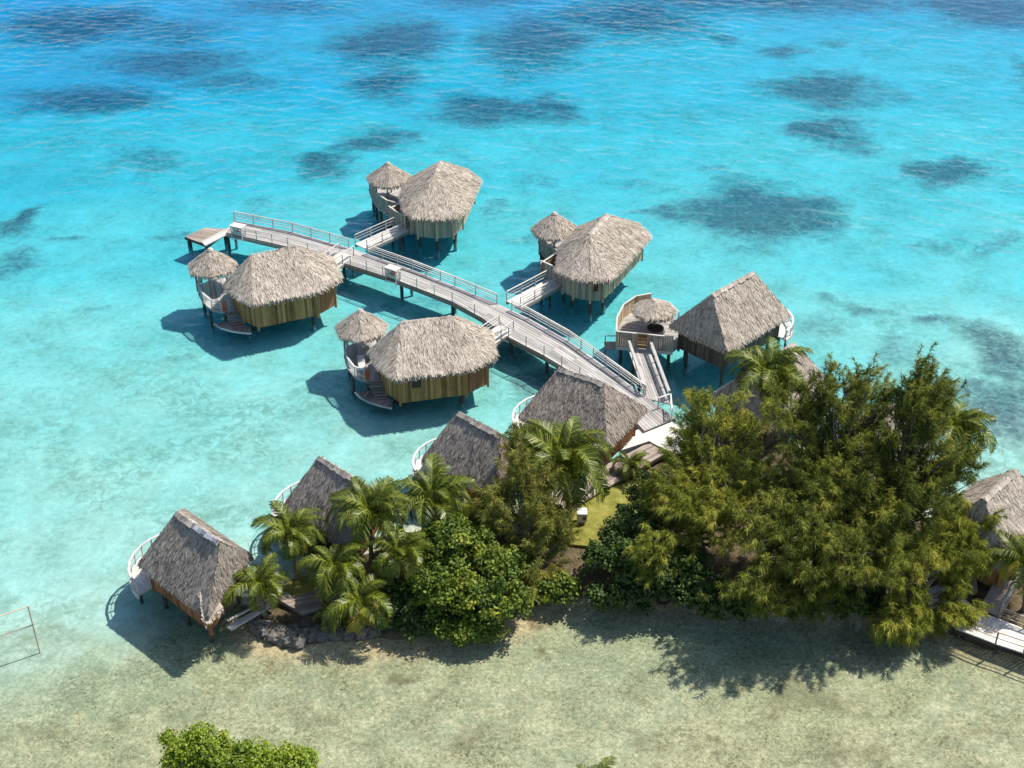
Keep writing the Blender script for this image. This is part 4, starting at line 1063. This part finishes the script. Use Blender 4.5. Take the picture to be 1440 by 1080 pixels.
# ---- coconut palms: frond meshes shared by all palms
FROND = {}
def frond_mesh(kind, mat, L=3.6, arch=1.0, seed=0, twist=0.0):
    rs = np.random.RandomState(seed); n = 54
    t = np.linspace(0, 1, 24)
    ang = R(38) - arch * t ** 1.25 * R(115)
    dx = np.cos(ang) * L / 23; dz = np.sin(ang) * L / 23
    X = np.concatenate([[0], np.cumsum(dx)[:-1]]); Z = np.concatenate([[0], np.cumsum(dz)[:-1]])
    Yc = twist * t ** 2 * L * .25
    rp = np.stack([X, Yc, Z], -1)
    mb = MB(); mb.tube([Vector(p) for p in rp[::3]], [.055 * (1 - .8 * k / 7) for k in range(8)], 5, .95, False)
    P, T = [], []
    V = []; F4 = []; rn = []
    for sgn in (1, -1):
        for k in range(n):
            s = .10 + .90 * (k + .5 * rs.rand()) / n; f = s * 23; i = min(int(f), 22); p = rp[i] * (1 - (f - i)) + rp[i + 1] * (f - i)
            tg = unit(rp[i + 1] - rp[i]); up = unit(np.cross(np.array([0, 1.0, 0]), tg)) * -1
            if up[2] < 0: up = -up
            sd = np.array([0, sgn, 0.0])
            ll = L * .30 * (math.sin(math.pi * min(1, .12 + s * .88)) ** .55 + .08) * (.85 + .3 * rs.rand())
            d0 = unit(sd * .82 + tg * (.45 + .3 * s) + up * .22 + rs.normal(0, .07, 3))
            m = p + d0 * ll * .5; d1 = unit(d0 * .8 + tg * .15 + np.array([0, 0, -1.0 - .7 * rs.rand()])); e = m + d1 * ll * .55
            w = .028 + .012 * rs.rand(); wv = tg * w
            b = len(V); V += [p - wv, p + wv, m - wv * 1.1, m + wv * 1.1, e - wv * .25, e + wv * .25]
            F4 += [(b, b + 1, b + 3, b + 2), (b + 2, b + 3, b + 5, b + 4)]; q = .15 + .7 * rs.rand(); rn += [q, q]
    mb.arrays(np.array(V), [np.array(F4)], np.array(rn))
    o = mb.build('frond', mat, None, False, loc=(0, 0, 0)); me = o.data; bpy.data.objects.remove(o)
    return me
for k in range(5): FROND[k] = frond_mesh('green', 'palm_leaf', 3.7, (.75, 1.05, 1.3, 1.55, 1.85)[k], 200 + k, (.5, -.8, .9, -.5, .7)[k])
FROND['y'] = frond_mesh('yellow', 'palm_leaf_yellow', 3.4, 1.5, 220, .3)
FROND['d'] = frond_mesh('dry', 'dry_leaf', 3.0, 1.75, 221, -.2)
def palm(base, head, label, seed, n=20, size=1.0, wind=None, wk=.0, yellow=1, dry=1, spread=1.0, low=0, group='coconut palms on the island'):
    rs = random.Random(seed); base = Vector(base); head = Vector(head)
    n = int(n * 1.3)
    r = thing('coconut_palm', base, label, 'palm tree', group)
    mb = MB(); d = head - base; pts = []
    for k in range(9):
        t = k / 8; pts.append(base + Vector((d.x * t ** 1.6, d.y * t ** 1.6, d.z * t)))
    mb.tube(pts, [.20 - .09 * k / 8 + (.08 if k == 0 else 0) for k in range(9)], 9, .5); mb.build('trunk', 'palm_bark', r, True)
    h = head - base
    for k in range(n):
        az = 2.39996 * k + rs.uniform(-.25, .25); lv = k / n
        key = min(4, int(lv * 4.2 + rs.uniform(0, .9)))
        if k >= n - yellow - dry: key = 'y' if k < n - dry else 'd'
        o = bpy.data.objects.new('frond', FROND[key]); COL.objects.link(o); o.parent = r
        v = Vector((math.cos(az), math.sin(az), 0))
        if wind is not None: v = (v + Vector((wind[0], wind[1], 0)) * wk).normalized()
        az = math.atan2(v.y, v.x)
        pitch = R(42) * (1 - lv) * spread - R(22) * lv - R(low)
        s = size * 1.06 * rs.uniform(.85, 1.15) * (.82 if lv < .12 else 1)
        o.matrix_local = Matrix.Translation(h) @ Matrix.Rotation(az, 4, 'Z') @ Matrix.Rotation(-pitch, 4, 'Y') @ Matrix.Rotation(rs.uniform(-.5, .5), 4, 'X') @ Matrix.Diagonal((s, s, s, 1))
    mb = MB()
    for k in range(5):
        a = k * 1.26 + rs.random(); c = head + Vector((.22 * math.cos(a), .22 * math.sin(a), -.28))
        mb.tube([c + Vector((0, 0, .16)), c + Vector((0, 0, .08)), c - Vector((0, 0, .06)), c - Vector((0, 0, .16))], [.03, .12, .13, .04], 7, rs.random())
    mb.build('coconut_bunch', 'dry_leaf', r, True)
    return r
def gp(u, v, z=.7): p = G(u, v, z); return (p.x, p.y, p.z)

PALMS = [  # head pixel, head height, base pixel, label ...
    ((790, 650), 6.6, (800, 738), 'tall upright palm in front of the bungalow at the pier', dict(n=26, size=1.25, seed=1, yellow=1, dry=1)),
    ((520, 722), 6.2, (524, 812), 'palm with drooping fronds swept to the right, left of the round leaved tree', dict(n=22, size=.92, seed=2, wind=(.8, .5), wk=.6, yellow=2, dry=1)),
    ((606, 705), 5.6, (600, 792), 'bushy palm directly below the half hidden bungalow', dict(n=20, size=.95, seed=3, wind=(.7, .4), wk=.5, yellow=2)),
    ((408, 752), 5.0, (418, 818), 'palm with leaning pale trunk in front of the second bungalow from left', dict(n=22, size=.76, seed=4, yellow=1)),
    ((362, 826), 3.4, (372, 866), 'small palm against the right side of the lone left bungalow', dict(n=16, size=.72, seed=5, yellow=2)),
    ((505, 846), 2.8, (505, 876), 'low palm with yellow hanging fronds at the water edge', dict(n=15, size=.8, seed=6, yellow=4, dry=2, low=8)),
    ((470, 866), 1.6, (470, 880), 'knee high palm sprout beside the dark plank walkway', dict(n=9, size=.45, seed=16, yellow=0, dry=0)),
    ((1076, 530), 6.8, (1085, 612), 'wind blown palm between the large bungalow and the casuarinas', dict(n=26, size=1.05, seed=7, wind=(.9, .35), wk=.7, yellow=2, dry=1)),
    ((1340, 606), 9.0, (1310, 745), 'palm whose fronds stick out right of the big casuarina', dict(n=20, size=.95, seed=8, wind=(.9, -.1), wk=.35, yellow=2)),
    ((1436, 792), 4.4, (1440, 860), 'palm at the right edge in front of the pale brown roof', dict(n=12, size=.8, seed=9, yellow=2)),
    ((470, 800), 4.2, (476, 858), 'shaded palm behind the low dark plank walkway', dict(n=16, size=.75, seed=11, yellow=1)),
    ((560, 780), 4.6, (560, 858), 'deep green palm between the swept palm and the round leaved tree', dict(n=16, size=.8, seed=12, yellow=1)),
    ((886, 655), 2.0, (888, 668), 'young yellow green palm at the edge of the plank terrace', dict(n=11, size=.5, seed=13, yellow=0, dry=0)),
    ((836, 1108), 5.2, (836, 1172), 'palm of which only a frond tip shows at the bottom edge', dict(n=14, size=.5, seed=14, yellow=0, dry=0)),
]
for hp, hz, bp, lab, kw in PALMS:
    palm(gp(*bp, .6 if bp[1] < 1000 else -.2), gp(*hp, hz), lab, **kw)

def bl(u, v, z, rx, ry, rz, w=1.0): p = G(u, v, z); return ((p.x, p.y, p.z), (rx, ry, rz), w)
casuarina(gp(745, 838), gp(742, 640, 9.0), [bl(740, 640, 8.2, 1.6, 1.5, 1.4, .8), bl(745, 680, 7.2, 2.1, 1.9, 1.8, 1.1), bl(700, 715, 5.6, 1.9, 1.6, 2.0, 1), bl(762, 745, 4.6, 2.2, 1.9, 2.4, 1.6), bl(735, 815, 2.2, 2.6, 1.6, 1.5, 1.0)],
          'olive feathery casuarina left of the lawn', 301, 'casuarina_olive', 720)
casuarina(gp(985, 815), gp(1000, 570, 11.6), [bl(985, 590, 10.0, 2.4, 2.2, 2.0, 1.2), bl(1050, 600, 9.4, 2.1, 2.0, 2.0, 1.0), bl(985, 660, 7.4, 3.0, 2.4, 2.6, 1.6), bl(1010, 730, 6.4, 3.0, 2.2, 2.2, .9), bl(1050, 680, 7.6, 2.4, 2.0, 2.0, .9), bl(945, 705, 6.6, 1.9, 1.7, 2.2, .9), bl(925, 775, 5.2, 1.7, 1.4, 1.6, .5)],
          'light green feathery casuarina beside the white landing slab', 302, 'casuarina_bright', 1150)
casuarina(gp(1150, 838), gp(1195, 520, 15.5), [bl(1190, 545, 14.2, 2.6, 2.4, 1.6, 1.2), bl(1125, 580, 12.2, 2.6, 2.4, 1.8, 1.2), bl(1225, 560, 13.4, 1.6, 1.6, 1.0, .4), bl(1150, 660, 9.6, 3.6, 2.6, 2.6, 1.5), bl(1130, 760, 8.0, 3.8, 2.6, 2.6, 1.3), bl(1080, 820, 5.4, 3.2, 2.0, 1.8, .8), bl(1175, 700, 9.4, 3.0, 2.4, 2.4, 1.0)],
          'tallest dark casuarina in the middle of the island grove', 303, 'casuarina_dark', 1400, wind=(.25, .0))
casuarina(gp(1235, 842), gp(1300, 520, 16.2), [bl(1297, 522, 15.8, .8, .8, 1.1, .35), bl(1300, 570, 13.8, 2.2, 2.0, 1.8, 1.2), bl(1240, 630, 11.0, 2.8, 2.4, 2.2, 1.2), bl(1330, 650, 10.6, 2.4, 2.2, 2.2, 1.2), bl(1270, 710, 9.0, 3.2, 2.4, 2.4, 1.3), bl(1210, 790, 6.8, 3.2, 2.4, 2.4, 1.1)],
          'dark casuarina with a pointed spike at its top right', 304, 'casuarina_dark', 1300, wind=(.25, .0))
casuarina(gp(1300, 872), gp(1290, 770, 6.2), [bl(1270, 800, 4.8, 2.6, 2.0, 1.9, 1.2), bl(1320, 770, 5.2, 2.6, 2.0, 1.6, 1), bl(1265, 868, 2.2, 2.2, 1.6, 1.3, 1), bl(1335, 855, 2.4, 1.8, 1.4, 1.3, .8)],
          'low bright casuarina leaning over the shallows at lower right', 305, 'casuarina_bright', 620, wind=(.2, -.25))
casuarina(gp(1368, 838), gp(1362, 735, 6.2), [bl(1358, 735, 5.6, 2.2, 2.0, 1.6, 1), bl(1345, 785, 4.0, 2.2, 1.8, 1.6, 1)],
          'spreading casuarina in front of the right edge bungalow', 306, 'casuarina_bright', 380, wind=(.2, -.2))
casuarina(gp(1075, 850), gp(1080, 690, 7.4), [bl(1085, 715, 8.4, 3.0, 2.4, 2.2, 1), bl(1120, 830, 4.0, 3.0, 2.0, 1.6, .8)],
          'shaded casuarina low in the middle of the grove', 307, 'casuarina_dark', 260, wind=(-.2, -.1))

leafy(gp(655, 850), [bl(640, 770, 4.2, 2.4, 1.8, 1.7, 1), bl(625, 830, 3.0, 2.6, 1.8, 1.9, 1.2), bl(690, 850, 2.3, 2.6, 1.6, 1.7, 1.2), bl(655, 890, .9, 2.2, 1.0, 1.1, .8), bl(700, 800, 3.4, 1.8, 1.4, 1.4, .7)],
      'dense bright round leaved tree overhanging the shallows', 401, 'broad_leaf', 380, 66, .20)
leafy(gp(905, 800), [bl(925, 700, 3.6, 2.0, 1.8, 1.5, .8), bl(900, 745, 3.6, 2.2, 1.8, 1.7, 1), bl(870, 790, 2.8, 2.3, 1.8, 1.8, 1), bl(935, 800, 3.0, 2.6, 1.8, 1.8, 1), bl(875, 840, 1.4, 2.2, 1.2, 1.2, .7)],
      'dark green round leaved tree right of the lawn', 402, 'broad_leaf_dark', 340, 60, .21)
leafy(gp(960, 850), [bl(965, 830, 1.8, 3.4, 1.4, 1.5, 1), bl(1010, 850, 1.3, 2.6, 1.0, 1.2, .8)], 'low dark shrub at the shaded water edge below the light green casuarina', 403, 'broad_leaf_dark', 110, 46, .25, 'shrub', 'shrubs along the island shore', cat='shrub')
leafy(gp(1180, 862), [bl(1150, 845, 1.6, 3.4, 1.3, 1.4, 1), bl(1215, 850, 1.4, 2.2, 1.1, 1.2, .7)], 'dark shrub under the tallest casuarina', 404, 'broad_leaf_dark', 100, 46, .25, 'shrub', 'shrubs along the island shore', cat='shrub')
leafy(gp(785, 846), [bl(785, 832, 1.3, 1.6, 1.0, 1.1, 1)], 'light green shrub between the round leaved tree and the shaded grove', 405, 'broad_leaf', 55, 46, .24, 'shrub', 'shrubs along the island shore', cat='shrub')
leafy(gp(1085, 720), [bl(1075, 690, 2.4, 2.6, 1.6, 1.6, 1), bl(1110, 740, 1.8, 2.4, 1.6, 1.5, 1)], 'dark shrub added to darken the gap between the light green and the tallest casuarina', 411, 'broad_leaf_dark', 110, 50, .22, 'shrub', 'shrubs along the island shore', cat='shrub')  # added foliage, standing in for shade between the crowns
leafy(gp(1200, 720), [bl(1195, 705, 2.0, 2.8, 1.6, 1.6, 1), bl(1245, 740, 1.8, 2.4, 1.4, 1.4, 1)], 'dark shrub added for darkness deep between the two dark casuarinas', 412, 'broad_leaf_dark', 100, 50, .22, 'shrub', 'shrubs along the island shore', cat='shrub')  # also added, to keep the space between these crowns dark
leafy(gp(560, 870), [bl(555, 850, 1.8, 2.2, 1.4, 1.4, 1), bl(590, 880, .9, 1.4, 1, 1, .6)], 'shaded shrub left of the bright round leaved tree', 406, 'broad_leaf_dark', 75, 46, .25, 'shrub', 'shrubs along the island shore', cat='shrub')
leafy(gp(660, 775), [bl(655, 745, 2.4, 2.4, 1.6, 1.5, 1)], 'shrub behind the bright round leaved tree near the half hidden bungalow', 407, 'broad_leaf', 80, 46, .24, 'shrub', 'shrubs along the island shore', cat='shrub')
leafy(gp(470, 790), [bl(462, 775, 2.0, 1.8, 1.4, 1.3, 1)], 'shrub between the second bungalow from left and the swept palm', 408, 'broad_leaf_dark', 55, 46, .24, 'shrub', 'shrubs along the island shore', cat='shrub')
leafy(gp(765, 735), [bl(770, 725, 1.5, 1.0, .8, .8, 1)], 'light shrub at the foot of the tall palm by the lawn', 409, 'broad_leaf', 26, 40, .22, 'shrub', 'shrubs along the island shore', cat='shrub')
leafy(gp(330, 1130, 0), [bl(285, 1058, 5.0, 1.5, 1.3, 1.2, 1), bl(255, 1075, 4.4, .9, 1.0, 1.0, .5), bl(350, 1075, 4.6, 1.7, 1.3, 1.2, 1.1), bl(410, 1080, 4.3, 1.3, 1.2, 1.0, .8), bl(330, 1110, 3.0, 2.6, 1.6, 1.6, 1), bl(240, 1042, 5.2, .35, .3, .3, .12)],
      'lime green leafy treetop rising at the bottom edge', 410, 'broad_leaf_lime', 300, 75, .16, group='lime green tree')

# ================================================================== LIGHT AND CAMERA
SUN_EL, SUN_AZ = 56.5, (0.87, 0.493)      # sun to the right and beyond the bungalows
sx, sy = SUN_AZ; ce = math.cos(R(SUN_EL))
to_sun = Vector((sx * ce, sy * ce, math.sin(R(SUN_EL))))
ld = bpy.data.lights.new('sun', 'SUN'); ld.energy = 4.8; ld.angle = R(.53); ld.color = (1.0, .955, .88)
so = bpy.data.objects.new('sun', ld); COL.objects.link(so); so.rotation_euler = to_sun.to_track_quat('Z', 'Y').to_euler(); so.location = (60, 60, 120)
w = bpy.data.worlds.new('World'); S.world = w; w.use_nodes = True
nt = w.node_tree; bg = nt.nodes['Background']; sk = nt.nodes.new('ShaderNodeTexSky'); sk.sky_type = 'NISHITA'; sk.sun_disc = False
sk.sun_elevation = R(SUN_EL); sk.sun_rotation = math.atan2(sx, sy); sk.ozone_density = 1.2
nt.links.new(sk.outputs[0], bg.inputs[0]); bg.inputs[1].default_value = .13
cd = bpy.data.cameras.new('camera'); cam = bpy.data.objects.new('camera', cd); COL.objects.link(cam)
cam.location = (0, 0, CAMH); cam.rotation_euler = (R(90) - PITCH, 0, 0)
cd.sensor_width = 36; cd.lens = FPX / 1440 * 36; cd.clip_start = .5; cd.clip_end = 2000
S.camera = cam
S.render.resolution_x, S.render.resolution_y = 1024, 768
S.view_settings.view_transform = 'Standard'; S.view_settings.look = 'None'; S.view_settings.exposure = .45; S.view_settings.gamma = 1
S.cycles.max_bounces = 8; S.cycles.transparent_max_bounces = 16; S.cycles.transmission_bounces = 6; S.cycles.diffuse_bounces = 3; S.cycles.glossy_bounces = 3
S.cycles.use_denoising = True
S.cycles.caustics_reflective = False; S.cycles.caustics_refractive = False
